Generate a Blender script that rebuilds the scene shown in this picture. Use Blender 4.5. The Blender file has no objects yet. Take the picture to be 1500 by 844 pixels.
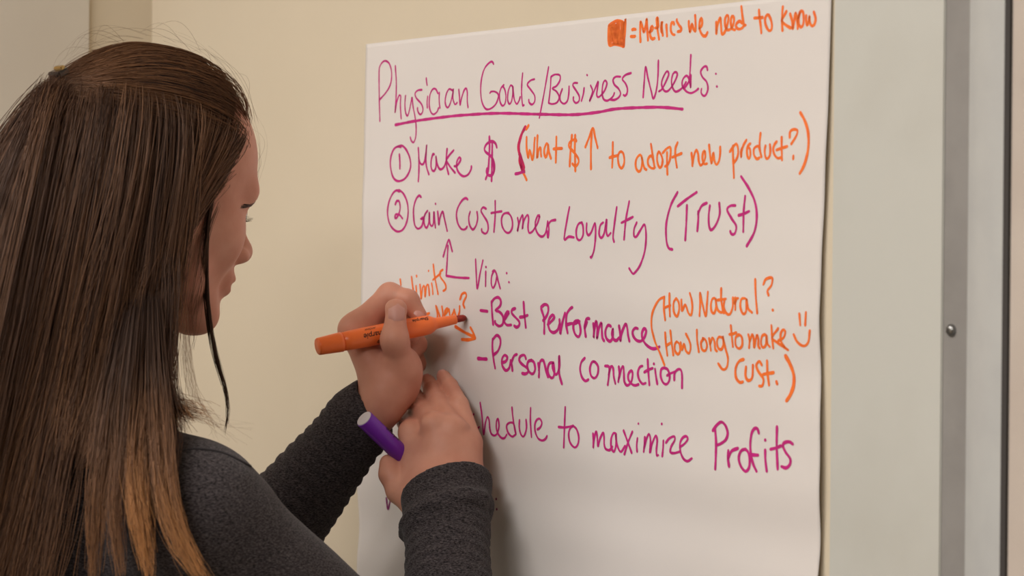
import bpy, bmesh, math, random
import numpy as np
from mathutils import Vector, Matrix

# ---------------------------------------------------------------- camera, world, lamps, exposure
scene = bpy.context.scene
COL = scene.collection
FPX = 4400.0                       # focal length in pixels of the 1500 x 844 frame
CX, CY = 750.0, 422.0
ROLL = 0.0095
EYE = np.array([0.0, 0.0, 1.5])
cam_data = bpy.data.cameras.new("camera")
cam_data.sensor_width = 36.0
cam_data.lens = 36.0 * FPX / 1500.0
cam_data.dof.use_dof = True
cam_data.dof.focus_distance = 2.55
cam_data.dof.aperture_fstop = 8.5
cam = bpy.data.objects.new("camera", cam_data)
COL.objects.link(cam)
cam.matrix_world = Matrix(((math.cos(ROLL), -math.sin(ROLL), 0, EYE[0]),
                           (0, 0, -1, EYE[1]),
                           (math.sin(ROLL), math.cos(ROLL), 0, EYE[2]),
                           (0, 0, 0, 1)))
scene.camera = cam

world = bpy.data.worlds.new("world")
scene.world = world
world.use_nodes = True
world.node_tree.nodes["Background"].inputs[0].default_value = (1.0, 0.97, 0.93, 1)
world.node_tree.nodes["Background"].inputs[1].default_value = 0.25

vs = scene.view_settings
vs.view_transform = 'Standard'
vs.look = 'None'
vs.gamma = 1.0
vs.use_curve_mapping = False
vs.exposure = -0.1

# the wall frame: u runs along the writing wall towards the camera's right, n points out of it
UD = np.array([0.602, -0.7985, 0.0]); UD /= np.linalg.norm(UD)
ND = np.array([UD[1], -UD[0], 0.0])
P0 = np.array([(535 - CX) / FPX * 2.8, 2.8, 0.0])      # left edge of the paper on the wall, u = 0
ZD = np.array([0.0, 0.0, 1.0])
CEIL = 2.75

def uvn(u, n, z):
    return P0 + UD * u + ND * n + ZD * z

def ray(px, py):
    a, b = (px - CX) / FPX, (CY - py) / FPX
    return np.array([a * math.cos(ROLL) - b * math.sin(ROLL), 1.0, a * math.sin(ROLL) + b * math.cos(ROLL)])

def at(px, py, D):
    return EYE + ray(px, py) * D

def onwall(px, py, h=0.0):
    r = ray(px, py)
    base = P0 + ND * h
    t = np.dot(base[:2] - EYE[:2], ND[:2]) / np.dot(r[:2], ND[:2])
    return EYE + r * t

def wall_u(px, h=0.0, py=422):
    p = onwall(px, py, h)
    return float(np.dot(p[:2] - P0[:2], UD[:2]))

def area_light(name, u, n, z, w, d, energy, color, aim=None):
    ld = bpy.data.lights.new(name, 'AREA')
    ld.shape = 'RECTANGLE'; ld.size = w; ld.size_y = d
    ld.energy = energy; ld.color = color
    lo = bpy.data.objects.new(name, ld)
    COL.objects.link(lo)
    p = uvn(u, n, z)
    lo.location = p
    if aim is None:
        lo.rotation_euler = (0, 0, math.atan2(UD[1], UD[0]))
    else:
        lo.rotation_euler = (Vector(aim) - Vector(p)).to_track_quat('-Z', 'Y').to_euler()
    return lo

LAMPS = [(0.35, 1.55, 24.0), (0.3, 3.3, 24.0), (1.9, 2.5, 30.0)]      # ceiling panels: u, n, watts
for (lu, ln, le) in LAMPS:
    area_light("ceiling_lamp_light", lu, ln, CEIL - 0.045, 1.15, 0.55, le, (1.0, 0.975, 0.955))
# ---------------------------------------------------------------- handwriting
# each entry: (line name, ink, line width in mm, crop origin x, y, crop scale, strokes)
WRITING = [
("heading_writing", "magenta", 1.9, 540, 60, 5.0, """
82,588 78,430 76,230 85,180 105,152 125,146 150,165 165,210 168,270 155,330 125,380 90,420 78,432
195,183 202,300 200,420 193,525 205,450 225,395 235,402 232,470 238,570
270,400 265,470 272,530 285,548 298,510 312,440 318,415 325,480 340,560 348,640 343,710 328,744 312,730 305,705
390,358 360,362 340,385 350,420 385,460 398,500 390,530 375,538 360,515 358,490
432,405 428,450 430,490
422,272 424,300 428,325
508,385 490,352 468,355 448,400 444,470 455,520 475,538 500,520 512,490
518,378 516,430 522,492
612,362 590,352 570,385 560,440 568,480 583,486 600,450 615,390 620,350 617,420 632,465 648,452
660,355 665,410 670,470 680,420 700,360 715,348 722,380 722,440 728,488
915,170 905,152 885,158 850,200 828,270 820,360 828,440 850,490 875,502 910,485 935,455 950,410 945,385 920,370 895,372 888,382
990,322 970,345 958,390 962,445 980,475 998,460 1005,410 998,360 985,335
1055,335 1040,325 1022,370 1018,430 1030,462 1045,445 1055,390 1056,335 1062,400 1070,440 1085,462 1100,440 1110,410
1128,235 1122,300 1120,390 1128,475 1138,470
1215,280 1185,290 1162,320 1185,355 1215,400 1215,445 1195,466 1175,450 1173,430
1318,190 1285,380 1250,565
1335,265 1330,350 1318,455
1335,262 1365,246 1400,252 1400,290 1375,330 1345,348 1375,370 1395,410 1380,450 1345,462 1318,455"""),
("heading_writing", "magenta", 2.0, 780, 60, 5.0, """
218,352 202,400 205,440 230,460 255,440 265,390 268,332
330,308 305,308 295,325 320,365 342,405 340,440 318,455 300,435 300,412
378,345 372,390 358,440
398,248 402,252
425,325 440,370 418,440 450,370 480,298 475,350 470,395 480,412 500,400 530,360 545,310 530,290 515,320 510,380 520,425 545,438 570,425 590,405 600,380
645,262 610,262 590,285 600,320 630,350 645,385 630,415 600,432 570,430
722,235 680,250 658,280 680,310 695,350 690,390 675,402 665,395
810,415 818,300 828,190 845,270 870,370 885,422 905,370 918,270 922,142
925,370 950,350 985,280 998,240 985,222 960,260 945,310 955,350 975,370 1000,360 1035,310 1060,250 1050,228 1030,240 1018,290 1025,340 1045,370 1070,365 1100,340 1125,300
1158,340 1150,290 1130,255 1105,275 1095,310 1105,345 1130,322 1150,270 1160,102
1158,340 1160,250
1105,345 1130,372 1160,382 1190,370 1215,350
1282,215 1275,188 1255,190 1232,225 1245,265 1275,300 1285,350 1270,395 1252,402 1235,380 1238,350
1341,240 1345,241
1348,333 1352,334"""),
("heading_underline", "magenta", 2.6, 0, 0, 1.0, """
579,183 610,177 650,171.6 680,168.6 730,166 790,167.4 840,168 876,164.4 904,159.4 952,157.2 976,157.6 1000,160"""),
("item_one_writing", "magenta", 2.3, 560, 180, 7.5, """
205,268 190,262 150,268 115,310 90,400 92,500 115,590 150,632 190,640 245,615 290,550 312,470 300,380 265,300 225,255 195,252 165,262
187,345 193,430 193,505
395,275 402,400 402,530 395,645
398,380 415,440 440,458 462,430 478,340 487,240 478,380 485,480 512,568
570,345 555,345 538,410 535,480 550,525 568,530 588,490 592,420 588,365 600,440 620,495 645,512 680,480 700,420
712,285 702,400 710,490 728,565
785,300 745,345 706,400 706,420 750,490 800,550
790,475 815,475 850,430 862,395 848,378 825,410 815,460 825,520 860,570 900,588 945,565 975,510 978,478"""),
("item_one_writing", "magenta", 2.6, 560, 180, 7.5, """
1176,150 1178,250 1172,400 1160,540 1135,620
1208,215 1205,400 1200,640
1258,272 1245,230 1215,205 1175,212 1140,240 1122,285 1135,320 1180,355 1215,400 1232,460 1228,530 1205,575 1165,575 1145,540 1150,500
1215,400 1225,520 1208,570"""),
("metrics_legend_writing", "orange", 2.6, 880, 0, 9.375, """
110,350 160,315 210,290 260,285 300,300 330,320 338,260 335,400 325,540 318,640
110,350 105,480 115,620 180,610 250,615 315,640
125,360 122,600
140,345 138,605
155,335 152,560
170,325 168,600
185,312 183,605
200,345 198,520
213,340 210,600
226,300 224,600
240,330 238,602
255,295 252,605
270,420 268,610
285,300 283,610
298,310 295,520
310,320 306,620
322,320 315,625
120,480 320,470
120,540 318,520
125,400 250,390
190,590 300,585
430,408 455,400 480,405
410,500 440,502 472,498
545,575 540,450 545,300 570,370 592,440 615,350 630,262 638,400 648,555
668,440 700,420 720,380 705,355 685,385 675,450 685,510 710,535 740,525
775,245 768,260 775,380 800,540
745,385 790,370 780,250
835,310 840,400 852,490
835,440 828,380 835,320 848,308
900,340 905,420 910,500
1005,335 1000,310 975,310 962,360 962,420 985,470 1015,478
1045,265 1042,285 1070,340 1105,390 1095,425 1055,435
1208,290 1210,360 1225,440 1240,370 1252,330 1275,400 1300,430 1302,350 1295,210
1350,390 1385,350 1392,290 1380,250 1360,290 1352,370 1375,450 1410,495 1440,495 1465,445"""),
("metrics_legend_writing", "orange", 2.6, 1040, 0, 9.375, """
85,300 87,380 87,460
87,440 100,350 140,245 150,330 155,420 165,470 195,450 225,380 250,280 250,215 230,210 205,270 210,360 240,410 280,400 315,350 330,270 320,225 300,225 285,280 290,350 310,400 345,410
430,85 440,180 455,290 470,350 490,345
440,320 410,290 375,310 355,350 370,385 400,400 440,385 465,350
672,135 680,230 695,350 705,455
605,248 660,245 725,240
790,200 765,230 755,290 775,370 810,420 840,410 850,350 835,270 805,205
1000,90 992,180 990,300 995,420
1050,155 1010,230 985,290 1050,350 1110,385
1100,190 1125,280 1138,395 1155,290 1175,180 1195,290 1205,395
1210,250 1240,160 1275,160 1285,240 1280,330 1250,375 1220,330 1215,250 1240,165
1320,210 1320,290 1335,345 1355,300 1365,220 1370,300 1395,355 1430,340 1450,270 1440,210 1425,165"""),
("parenthesis_stroke", "crimson", 3.6, 750, 170, 8.4375, """
165,135 125,210 95,300 80,380 90,460 110,530 105,600 130,650 150,690
100,500 95,560 110,620 135,700
90,460 120,550 150,640"""),
("what_to_adopt_writing", "orange", 2.6, 750, 170, 8.4375, """
205,115 175,165
130,690 155,735 180,790
180,260 178,350 185,440 200,515 215,420 232,470 252,540 270,430 275,330 282,270
315,240 310,370 310,515 325,430 345,390 355,400 355,450 360,500
440,345 425,340 400,400 398,460 412,510 425,500 440,430 445,350 455,440 480,525
548,255 545,400 540,575
510,408 560,403 618,400
740,235 725,400 712,620
780,235 775,400 782,680
795,310 790,295 740,300 705,340 705,380 740,420 790,480 822,540 815,590 780,620 745,590
905,385 950,270 998,155 1030,280 1058,395
985,200 975,400 975,655"""),
("crossing_tick", "magenta", 2.6, 750, 170, 8.4375, """
40,715 75,710 120,695 150,690"""),
("what_to_adopt_writing", "orange", 2.4, 880, 190, 9.375, """
165,170 162,350 155,520
118,385 170,368 230,355
270,300 245,330 235,400 250,490 285,530 315,480 322,400 305,320 275,300
560,365 540,345 500,380 478,450 485,530 520,575 550,550 568,450 560,370 575,450 600,530 628,550
688,195 710,340 735,500 745,525 700,530 655,490 645,420 670,370 700,365 725,440
795,300 775,350 775,440 805,520 835,500 848,420 830,350 800,300
910,310 908,450 915,615
850,320 900,265 950,240 960,300 950,400 920,480 880,505
1055,175 1025,260 1025,380 1045,520
980,380 1050,350 1110,325
1245,320 1255,410 1258,500
1260,470 1280,360 1310,280 1335,330 1345,430 1370,490 1410,450 1435,370 1425,290 1405,310 1395,400 1420,470 1460,465"""),
("what_to_adopt_writing", "orange", 2.4, 1040, 160, 8.4375, """
-12,440 0,560 18,670 30,600 42,540 55,640 80,685 110,640 125,550 125,465
245,525 290,460 325,430 345,480 345,560 325,620 295,660
282,450 285,600 290,720 295,850
450,380 415,440 390,520 385,595 380,530 395,480
500,425 470,450 455,520 465,590 485,610 498,560 492,490 470,470
625,295 612,420 620,520 635,590
620,520 600,460 565,465 540,500 545,570 580,615 610,600
685,450 675,520 685,590 705,612 735,580 745,510 740,435
825,400 800,430 780,490 795,560 835,605 875,598
885,345 885,480 890,630
820,505 890,480 955,460
985,350 990,280 1030,250 1080,262 1070,320 1030,390 1003,430
1030,575 1028,615"""),
("closing_parenthesis", "orange", 3.0, 1040, 160, 8.4375, """
1115,40 1165,130 1205,250 1218,380 1210,510 1180,640 1145,730 1108,795"""),
("item_two_writing", "magenta", 2.2, 560, 270, 5.5556, """
140,60 115,50 85,75 55,140 42,220 52,300 80,355 125,385 170,365 200,300 210,220 200,140 170,75 135,45
105,165 118,135 135,135 145,180 138,230 115,275 102,275 110,245 140,250 165,280
315,105 300,92 275,120 255,190 255,270 265,335 290,362 318,345 330,310 335,270 310,285 335,275 350,240
368,215 345,250 338,300 350,350 362,355 378,310 382,230 385,310 400,340 415,320 420,225 425,290 432,355
432,157 434,161
450,220 455,270 460,330 470,270 490,222 505,280 528,382
695,125 680,113 650,130 615,190 603,250 615,320 645,365 675,365 690,345
715,222 703,270 710,330 735,368 760,340 775,280 770,225
845,200 820,188 803,215 820,250 855,310 860,370 840,402 810,385 808,365
918,135 918,250 908,388
885,235 920,228 972,220
1030,232 990,240 970,280 975,340 1000,385 1030,395 1055,360 1058,300 1040,250 1015,232
1100,272 1108,320 1100,380 1115,310 1140,250 1145,300 1140,362 1150,300 1180,250 1190,280 1185,350 1195,395 1220,385 1245,350
1245,350 1265,310 1280,255 1265,255 1245,310 1250,370 1275,415 1305,425 1330,390 1345,310
1345,300 1355,360 1348,435 1340,380
1345,340 1370,300 1410,290"""),
("item_two_writing", "magenta", 2.2, 800, 250, 4.5454, """
155,242 140,320 120,455 150,440 185,445
240,345 215,355 200,400 205,450 225,463 245,430 245,370 235,345
270,350 268,400 280,430 300,410 325,350 328,440 318,530 300,580 295,575
380,345 360,365 352,420 365,448 385,420 402,325 400,400 410,435 430,415
470,242 455,350 445,440 452,475
553,203 530,330 518,460
500,348 540,328 578,308
603,345 585,390 585,435 600,440 625,400 655,360 665,440 655,540 625,630 590,680 575,685 552,650"""),
("item_two_writing", "magenta", 2.4, 800, 250, 4.5454, """
875,143 830,230 800,350 800,460 815,515 840,525
875,238 935,190 1003,143
937,230 933,340 926,463
1012,270 1012,330 1006,403
1010,290 1035,235 1070,215
1090,232 1082,300 1085,370 1100,395 1130,360 1155,290 1152,215
1260,232 1225,235 1205,262 1235,320 1265,370 1255,420 1235,423 1225,403
1325,168 1315,270 1312,408
1280,298 1315,288 1352,270"""),
("item_two_writing", "magenta", 2.6, 800, 250, 4.5454, """
1297,38 1350,120 1390,210 1402,310 1385,410 1335,503"""),
("via_writing", "magenta", 2.2, 580, 340, 5.2778, """
365,190 385,120 408,60 422,100 435,150
402,105 395,230 388,338
388,338 430,345 480,352 565,356"""),
("via_writing", "magenta", 2.1, 580, 340, 5.2778, """
615,210 620,320 628,438 648,330 672,218
694,305 692,420
694,269 697,272
745,305 760,296 775,320 790,380 806,438
760,296 740,340 737,400 750,432 768,400 780,340
854,316 857,319
871,386 875,389"""),
("limits_writing", "orange", 2.1, 580, 340, 5.2778, """
32,365 38,410
120,345 130,430 148,520
155,415 158,470 160,510
158,336 160,345
185,405 190,460 195,515 205,430 220,420 225,500 235,420 250,410 258,490
275,395 282,440 285,480
252,298 252,302
288,250 300,350 325,480
285,370 345,320
362,292 340,310 345,350 380,400 385,440 365,455"""),
("new_writing", "orange", 2.4, 580, 340, 5.2778, """
228,638 245,633 258,628
308,570 320,640 318,720
312,575 335,640 352,700 362,640 355,575
378,640 400,610 398,590 380,610 375,650 390,680
410,595 420,660 440,630 450,600
450,600 460,640 475,660 490,620 492,572
495,520 510,480 535,470 543,495 525,535 520,560 530,585"""),
("new_writing", "orange", 2.9, 580, 340, 5.2778, """
458,730 530,775 608,812
575,738 595,775 612,822
612,822 560,833 508,830"""),
("best_performance_writing", "magenta", 2.7, 695, 430, 6.0286, """
52,150 85,154 115,158
150,70 155,170 165,275
150,80 175,45 210,35 232,65 225,110 185,150 215,160 245,190 255,235 245,275 215,288 185,265 182,245
262,235 290,195 305,165 290,160 268,200 262,245 285,278 325,278
360,132 332,145 330,175 360,210 395,250 392,285 370,298 350,285
433,75 440,180 453,302
400,210 435,205 470,192
588,135 600,170 615,230 615,355
588,120 620,97 648,110 650,160 630,210 605,240
645,275 680,245 705,210 690,190 665,215 650,265 665,325 700,345 735,320 750,270
750,230 755,290 758,355 775,260 800,170"""),
("best_performance_writing", "magenta", 2.7, 835, 440, 6.0286, """
20,62 0,75 -30,125 -35,210 -22,290
-25,215 10,205 45,205 85,185
75,178 40,190 28,240 45,300 75,322 92,280 85,215 65,180
170,162 145,165 130,215 128,245 138,320
128,245 150,190
205,205 210,265 208,330 215,250 230,185 240,250 238,335 250,260 275,200 280,260 285,330 300,358
360,230 335,220 312,270 318,330 350,362 375,330 378,250 370,300 385,345 410,355 432,330
432,225 440,280 445,358 455,290 490,210 505,250 512,310 524,362
598,250 575,245 552,275 560,320 590,355 625,360 655,330 672,270 655,250 635,285 640,340 670,390 720,425 760,425 790,410"""),
("personal_connection_writing", "magenta", 2.7, 695, 430, 6.0286, """
160,400 158,480 168,580 182,662
160,410 195,370 225,395 228,450 205,510 165,545
240,610 275,600 290,565 265,545 243,580 245,635 275,680 305,660 318,600
318,590 330,640 335,682
325,610 350,550 375,538
455,580 440,545 405,555 395,590 420,625 465,660 475,690 450,710 420,705
505,590 475,600 465,645 485,695 515,710 535,670 525,610 500,588
562,615 570,680 568,740
568,680 580,600 605,590 620,630 635,700 650,740
690,610 660,620 645,680 665,735 690,745 705,700 695,610 690,660 715,715 735,700 750,640 748,555
748,555 745,640 750,720 772,800"""),
("personal_connection_writing", "magenta", 3.4, 695, 430, 6.0286, """
30,574 70,578 108,580"""),
("personal_connection_writing", "magenta", 2.4, 835, 440, 6.0286, """
130,510 100,545 88,610 105,680 135,712 162,700
225,545 195,545 175,600 185,665 215,688 242,655 248,590 225,550 205,540
308,580 345,590 342,670 332,748
340,660 360,585 380,600 385,670 400,738
430,585 435,650 425,722
430,690 455,600 470,585 475,650 480,720 505,752 540,720 552,650 540,622 515,650 515,700 545,740 575,752 605,742
640,580 615,590 598,640 610,700 640,738 668,730
685,520 690,620 700,750
655,635 695,612 730,600
750,605 758,670 770,740
738,560 741,563
835,595 805,610 800,670 820,725 850,742 875,710 878,660 860,610 830,597
855,665 890,645 925,632
920,705 922,650 945,615 975,612 988,660 988,775"""),
("how_natural_writing", "orange", 2.3, 960, 400, 5.275, """
-15,490 -30,420 -28,330 -5,260 30,205 70,185
-15,490 0,540 35,620 70,712
68,182 65,270 75,365
108,158 108,240 112,335
65,270 115,250
160,195 140,230 142,300 165,335 182,290 180,230 160,195
200,205 205,290 230,245 255,310 275,325 285,270 280,210 265,155
345,155 345,240 340,332
345,160 365,250 388,332 398,240 405,145
460,195 440,200 428,250 435,300 455,310 468,260 465,200 475,270 495,300 515,305
508,118 508,200 520,290 530,310
480,210 545,200"""),
("how_natural_writing", "orange", 2.3, 1060, 400, 4.443, """
5,175 0,220 15,260 40,268 58,220 60,160
75,160 75,240
72,200 85,165 95,165
140,165 115,170 108,220 125,265 145,250 148,170 158,230 185,258
205,40 208,140 218,262
258,75 275,40 315,32 310,80 285,115 292,145
317,239 321,243
492,265 498,340
535,255 530,340
455,400 480,450 520,475 550,450 560,375"""),
("how_long_writing", "orange", 2.3, 960, 400, 5.275, """
75,460 80,540 92,638
115,445 125,540 138,635
85,560 125,535
165,530 150,550 150,600 175,628 190,600 185,550 165,530
195,535 205,595 220,550 235,600 260,620 272,570 260,520 235,470
320,440 322,520 335,610
370,510 352,540 360,590 385,600 398,560 385,515 365,505
415,505 428,600
422,550 440,500 455,530 462,590 475,603
520,500 490,495 475,530 485,580 510,590 525,550 520,490 540,580 560,660 550,730 520,745 485,700
582,405 590,490 598,570
570,475 600,470 625,460"""),
("how_long_writing", "orange", 2.3, 1060, 400, 4.443, """
100,400 78,420 78,470 100,492 120,470 118,420 100,400
160,400 168,440 165,488
168,450 185,400 195,430 198,485 215,405 225,430 225,475 235,490
270,400 250,410 242,455 255,485 275,465 278,405 285,460 300,480
310,340 315,420 322,490
355,360 315,420 345,450 420,502
355,440 390,420 400,380 385,370 370,400 375,450 400,485"""),
("customer_note_writing", "orange", 2.6, 1060, 400, 4.443, """
130,562 100,575 78,620 80,680 105,712 125,708
145,610 142,670 160,700 185,680 190,600
248,600 232,575 212,600 225,640 258,690 250,735 230,735
282,570 285,650 295,730
255,660 325,648
342,705 348,722"""),
("customer_note_writing", "orange", 3.6, 1060, 400, 4.443, """
402,540 430,590 455,660 455,730 435,790 408,832"""),
("schedule_writing", "magenta", 2.1, 685, 580, 8.3333, """
75,225 55,250 40,300 50,370 90,415 115,408 142,380
152,82 175,250 195,468 215,340 240,258 262,300 270,400 290,465 330,485 360,455 382,370 370,280 352,310 350,400 375,470 415,515 450,515 478,470
540,140 550,250 570,380 588,468
588,468 565,350 530,325 485,345 475,390 500,460 545,498 585,470
632,295 630,390 650,470 680,498 705,450 718,380 712,290
768,145 765,300 778,505
850,410 885,385 905,330 880,280 845,290 820,350 825,440 860,520 910,545 950,525 968,490
1190,135 1182,350 1172,632
1108,380 1190,385 1290,365
1290,365 1250,400 1232,470 1250,570 1305,630 1345,590 1355,500 1330,410 1290,368"""),
("schedule_writing", "magenta", 2.2, 860, 600, 8.8235, """
75,310 80,400 78,495 90,380 115,285 130,360 140,475 165,380 205,300 218,360 220,450 240,510 290,525 325,480
375,315 340,305 310,380 310,480 340,545 365,500 375,400 370,320 380,430 410,520 440,545 490,470
470,270 510,380 575,560
585,285 530,420 480,580
650,370 640,460 645,545
660,180 664,185
745,355 740,450 730,548
735,500 770,370 800,318 818,400 812,555 840,440 885,340 905,400 895,520 900,600 920,590
985,400 980,500 970,605
963,184 965,188
1018,430 1060,375 1125,348 1130,400 1085,480 1075,550 1120,565 1195,545
1200,485 1260,440 1300,380 1275,345 1230,370 1200,440 1205,540 1240,630 1295,668 1355,630"""),
("schedule_writing", "magenta", 2.7, 1030, 600, 8.44, """
145,230 158,400 155,580 148,738
118,262 170,190 225,155 275,200 302,290 280,370 220,420 155,445
310,505 305,600 320,705
308,610 350,515 430,480
525,490 470,510 440,590 460,690 520,765 565,720 575,620 555,530 520,488
688,295 670,240 635,235 600,290 582,420 590,560 620,680 660,768
598,560 680,565
766,500 768,620 785,765
765,376 768,380
912,212 908,450 920,738
830,492 900,475 960,450
1110,430 1065,400 1005,410 985,450 1020,530 1075,610 1070,680 1025,722 965,705"""),
("lower_note_writing", "purple", 2.2, 520, 640, 4.1375, """
190,372 199,438 214,385
266,551 295,550"""),
("lower_note_writing", "purple", 2.6, 0, 0, 1.0, """
726.6,731 727,731.4
727.4,746 727.8,746.4"""),
]
# ---------------------------------------------------------------- helpers
def srgb(r, g, b):
    def f(c):
        c /= 255.0
        return c / 12.92 if c <= 0.04045 else ((c + 0.055) / 1.055) ** 2.4
    return (f(r), f(g), f(b), 1.0)

def material(name, base, rough=0.6, metallic=0.0, noise=None, bump=None, subsurface=0.0, sheen=0.0, spec=0.5, aniso=0.0):
    """noise = (scale, second colour, low, high); bump = (scale, strength, distance)"""
    m = bpy.data.materials.new(name); m.use_nodes = True
    nt = m.node_tree; N = nt.nodes; L = nt.links
    b = N["Principled BSDF"]
    b.inputs["Base Color"].default_value = base
    b.inputs["Roughness"].default_value = rough
    b.inputs["Metallic"].default_value = metallic
    b.inputs["Specular IOR Level"].default_value = spec
    if sheen: b.inputs["Sheen Weight"].default_value = sheen
    if subsurface:
        b.inputs["Subsurface Weight"].default_value = subsurface
        b.inputs["Subsurface Radius"].default_value = (1.0, 0.35, 0.2)
        b.inputs["Subsurface Scale"].default_value = 0.004
    tc = N.new("ShaderNodeTexCoord")
    if noise:
        sc, c2, lo, hi = noise
        t = N.new("ShaderNodeTexNoise"); t.inputs["Scale"].default_value = sc; t.inputs["Detail"].default_value = 4
        L.new(tc.outputs["Object"], t.inputs["Vector"])
        r = N.new("ShaderNodeValToRGB")
        r.color_ramp.elements[0].position = lo; r.color_ramp.elements[0].color = base
        r.color_ramp.elements[1].position = hi; r.color_ramp.elements[1].color = c2
        L.new(t.outputs["Fac"], r.inputs["Fac"]); L.new(r.outputs["Color"], b.inputs["Base Color"])
    if bump:
        sc, st, di = bump
        t = N.new("ShaderNodeTexNoise"); t.inputs["Scale"].default_value = sc; t.inputs["Detail"].default_value = 3
        L.new(tc.outputs["Object"], t.inputs["Vector"])
        bp = N.new("ShaderNodeBump"); bp.inputs["Strength"].default_value = st; bp.inputs["Distance"].default_value = di
        L.new(t.outputs["Fac"], bp.inputs["Height"]); L.new(bp.outputs["Normal"], b.inputs["Normal"])
    return m

def link(name, me, mat=None, parent=None, smooth=False):
    o = bpy.data.objects.new(name, me)
    COL.objects.link(o)
    if mat: me.materials.append(mat)
    if smooth and len(me.polygons):
        me.polygons.foreach_set("use_smooth", [True] * len(me.polygons))
    if parent is not None: o.parent = parent
    return o

def mesh_np(name, V, F):
    """V (n,3) array, F (m,k) int array with k 3 or 4"""
    me = bpy.data.meshes.new(name)
    V = np.asarray(V, dtype=np.float32); F = np.asarray(F, dtype=np.int32)
    k = F.shape[1]
    me.vertices.add(len(V)); me.vertices.foreach_set("co", V.ravel())
    me.loops.add(F.size); me.loops.foreach_set("vertex_index", F.ravel())
    me.polygons.add(len(F))
    me.polygons.foreach_set("loop_start", np.arange(0, F.size, k, dtype=np.int32))
    me.polygons.foreach_set("loop_total", np.full(len(F), k, dtype=np.int32))
    me.update(calc_edges=True)
    me.validate()
    return me

def mesh_py(name, V, F):
    me = bpy.data.meshes.new(name); me.from_pydata([tuple(v) for v in V], [], F); me.update()
    return me

def empty(name, loc, label, cat, group=None):
    o = bpy.data.objects.new(name, None); COL.objects.link(o); o.location = loc
    o.empty_display_size = 0.05
    o["label"] = label; o["category"] = cat
    if group: o["group"] = group
    return o

def adopt(o, root):
    """parent o (built in world space) to root, keeping it where it is"""
    o.parent = root
    o.matrix_parent_inverse = Matrix.Translation(root.location).inverted()
    return o

def prism(pts, z0, z1):
    """pts: closed outline as (u, n) pairs, extruded from z0 to z1 along the wall"""
    V = [uvn(u, n, z0) for u, n in pts] + [uvn(u, n, z1) for u, n in pts]
    k = len(pts)
    F = [[i, (i + 1) % k, k + (i + 1) % k, k + i] for i in range(k)]
    F.append(list(range(k))[::-1]); F.append(list(range(k, 2 * k)))
    me = mesh_py("m", V, F)
    bm = bmesh.new(); bm.from_mesh(me); bmesh.ops.recalc_face_normals(bm, faces=bm.faces); bm.to_mesh(me); bm.free()
    return me

def block(u0, u1, n0, n1, z0, z1, bev=0.0):
    me = prism([(u0, n0), (u1, n0), (u1, n1), (u0, n1)], z0, z1)
    if bev:
        bm = bmesh.new(); bm.from_mesh(me)
        bmesh.ops.bevel(bm, geom=bm.edges[:], offset=bev, segments=2, affect='EDGES')
        bm.to_mesh(me); bm.free()
    return me

def struct(name, me, mat, parent=None, smooth=False):
    o = link(name, me, mat, parent, smooth)
    if parent is None: o["kind"] = "structure"
    return o

def catmull(P, step):
    P = np.asarray(P, float)
    if len(P) == 2:
        n = max(2, int(np.linalg.norm(P[1] - P[0]) / step) + 1)
        return P[0] + (P[1] - P[0]) * np.linspace(0, 1, n)[:, None]
    Q = np.vstack([2 * P[0] - P[1], P, 2 * P[-1] - P[-2]])
    out = []
    for i in range(1, len(Q) - 2):
        p0, p1, p2, p3 = Q[i - 1], Q[i], Q[i + 1], Q[i + 2]
        n = max(1, int(np.linalg.norm(p2 - p1) / step))
        for t in np.arange(n) / n:
            out.append(0.5 * ((2 * p1) + (-p0 + p2) * t + (2 * p0 - 5 * p1 + 4 * p2 - p3) * t * t + (-p0 + 3 * p1 - 3 * p2 + p3) * t ** 3))
    out.append(Q[-2])
    return np.array(out)

def tubes(strands, radii, sides=3):
    """strands (S, K, 3), radii (S, K) -> vertices, quads"""
    S, K, _ = strands.shape
    T = np.gradient(strands, axis=1)
    T /= np.linalg.norm(T, axis=2, keepdims=True) + 1e-9
    ref = np.where(np.abs(T[..., 1:2]) > 0.9, np.array([1.0, 0, 0]), np.array([0.0, 1.0, 0]))
    A = np.cross(T, ref); A /= np.linalg.norm(A, axis=2, keepdims=True) + 1e-9
    B = np.cross(T, A)
    ang = np.arange(sides) * 2 * np.pi / sides
    V = strands[:, :, None, :] + radii[:, :, None, None] * (A[:, :, None, :] * np.cos(ang)[None, None, :, None] + B[:, :, None, :] * np.sin(ang)[None, None, :, None])
    idx = np.arange(S * K * sides).reshape(S, K, sides)
    a = idx[:, :-1, :]; b = idx[:, 1:, :]
    F = np.stack([a, np.roll(a, -1, 2), np.roll(b, -1, 2), b], -1).reshape(-1, 4)
    return V.reshape(-1, 3), F

def lathe(profile, seg=32):
    """profile: list of (x along axis, radius); closed mesh about the x axis"""
    V, F = [], []
    k = len(profile)
    for x, r in profile:
        for j in range(seg):
            a = 2 * math.pi * j / seg
            V.append((x, r * math.cos(a), r * math.sin(a)))
    for i in range(k - 1):
        for j in range(seg):
            F.append([i * seg + j, i * seg + (j + 1) % seg, (i + 1) * seg + (j + 1) % seg, (i + 1) * seg + j])
    F.append([j for j in range(seg)][::-1]); F.append([(k - 1) * seg + j for j in range(seg)])
    me = mesh_py("m", V, F)
    bm = bmesh.new(); bm.from_mesh(me); bmesh.ops.recalc_face_normals(bm, faces=bm.faces); bm.to_mesh(me); bm.free()
    return me

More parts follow.
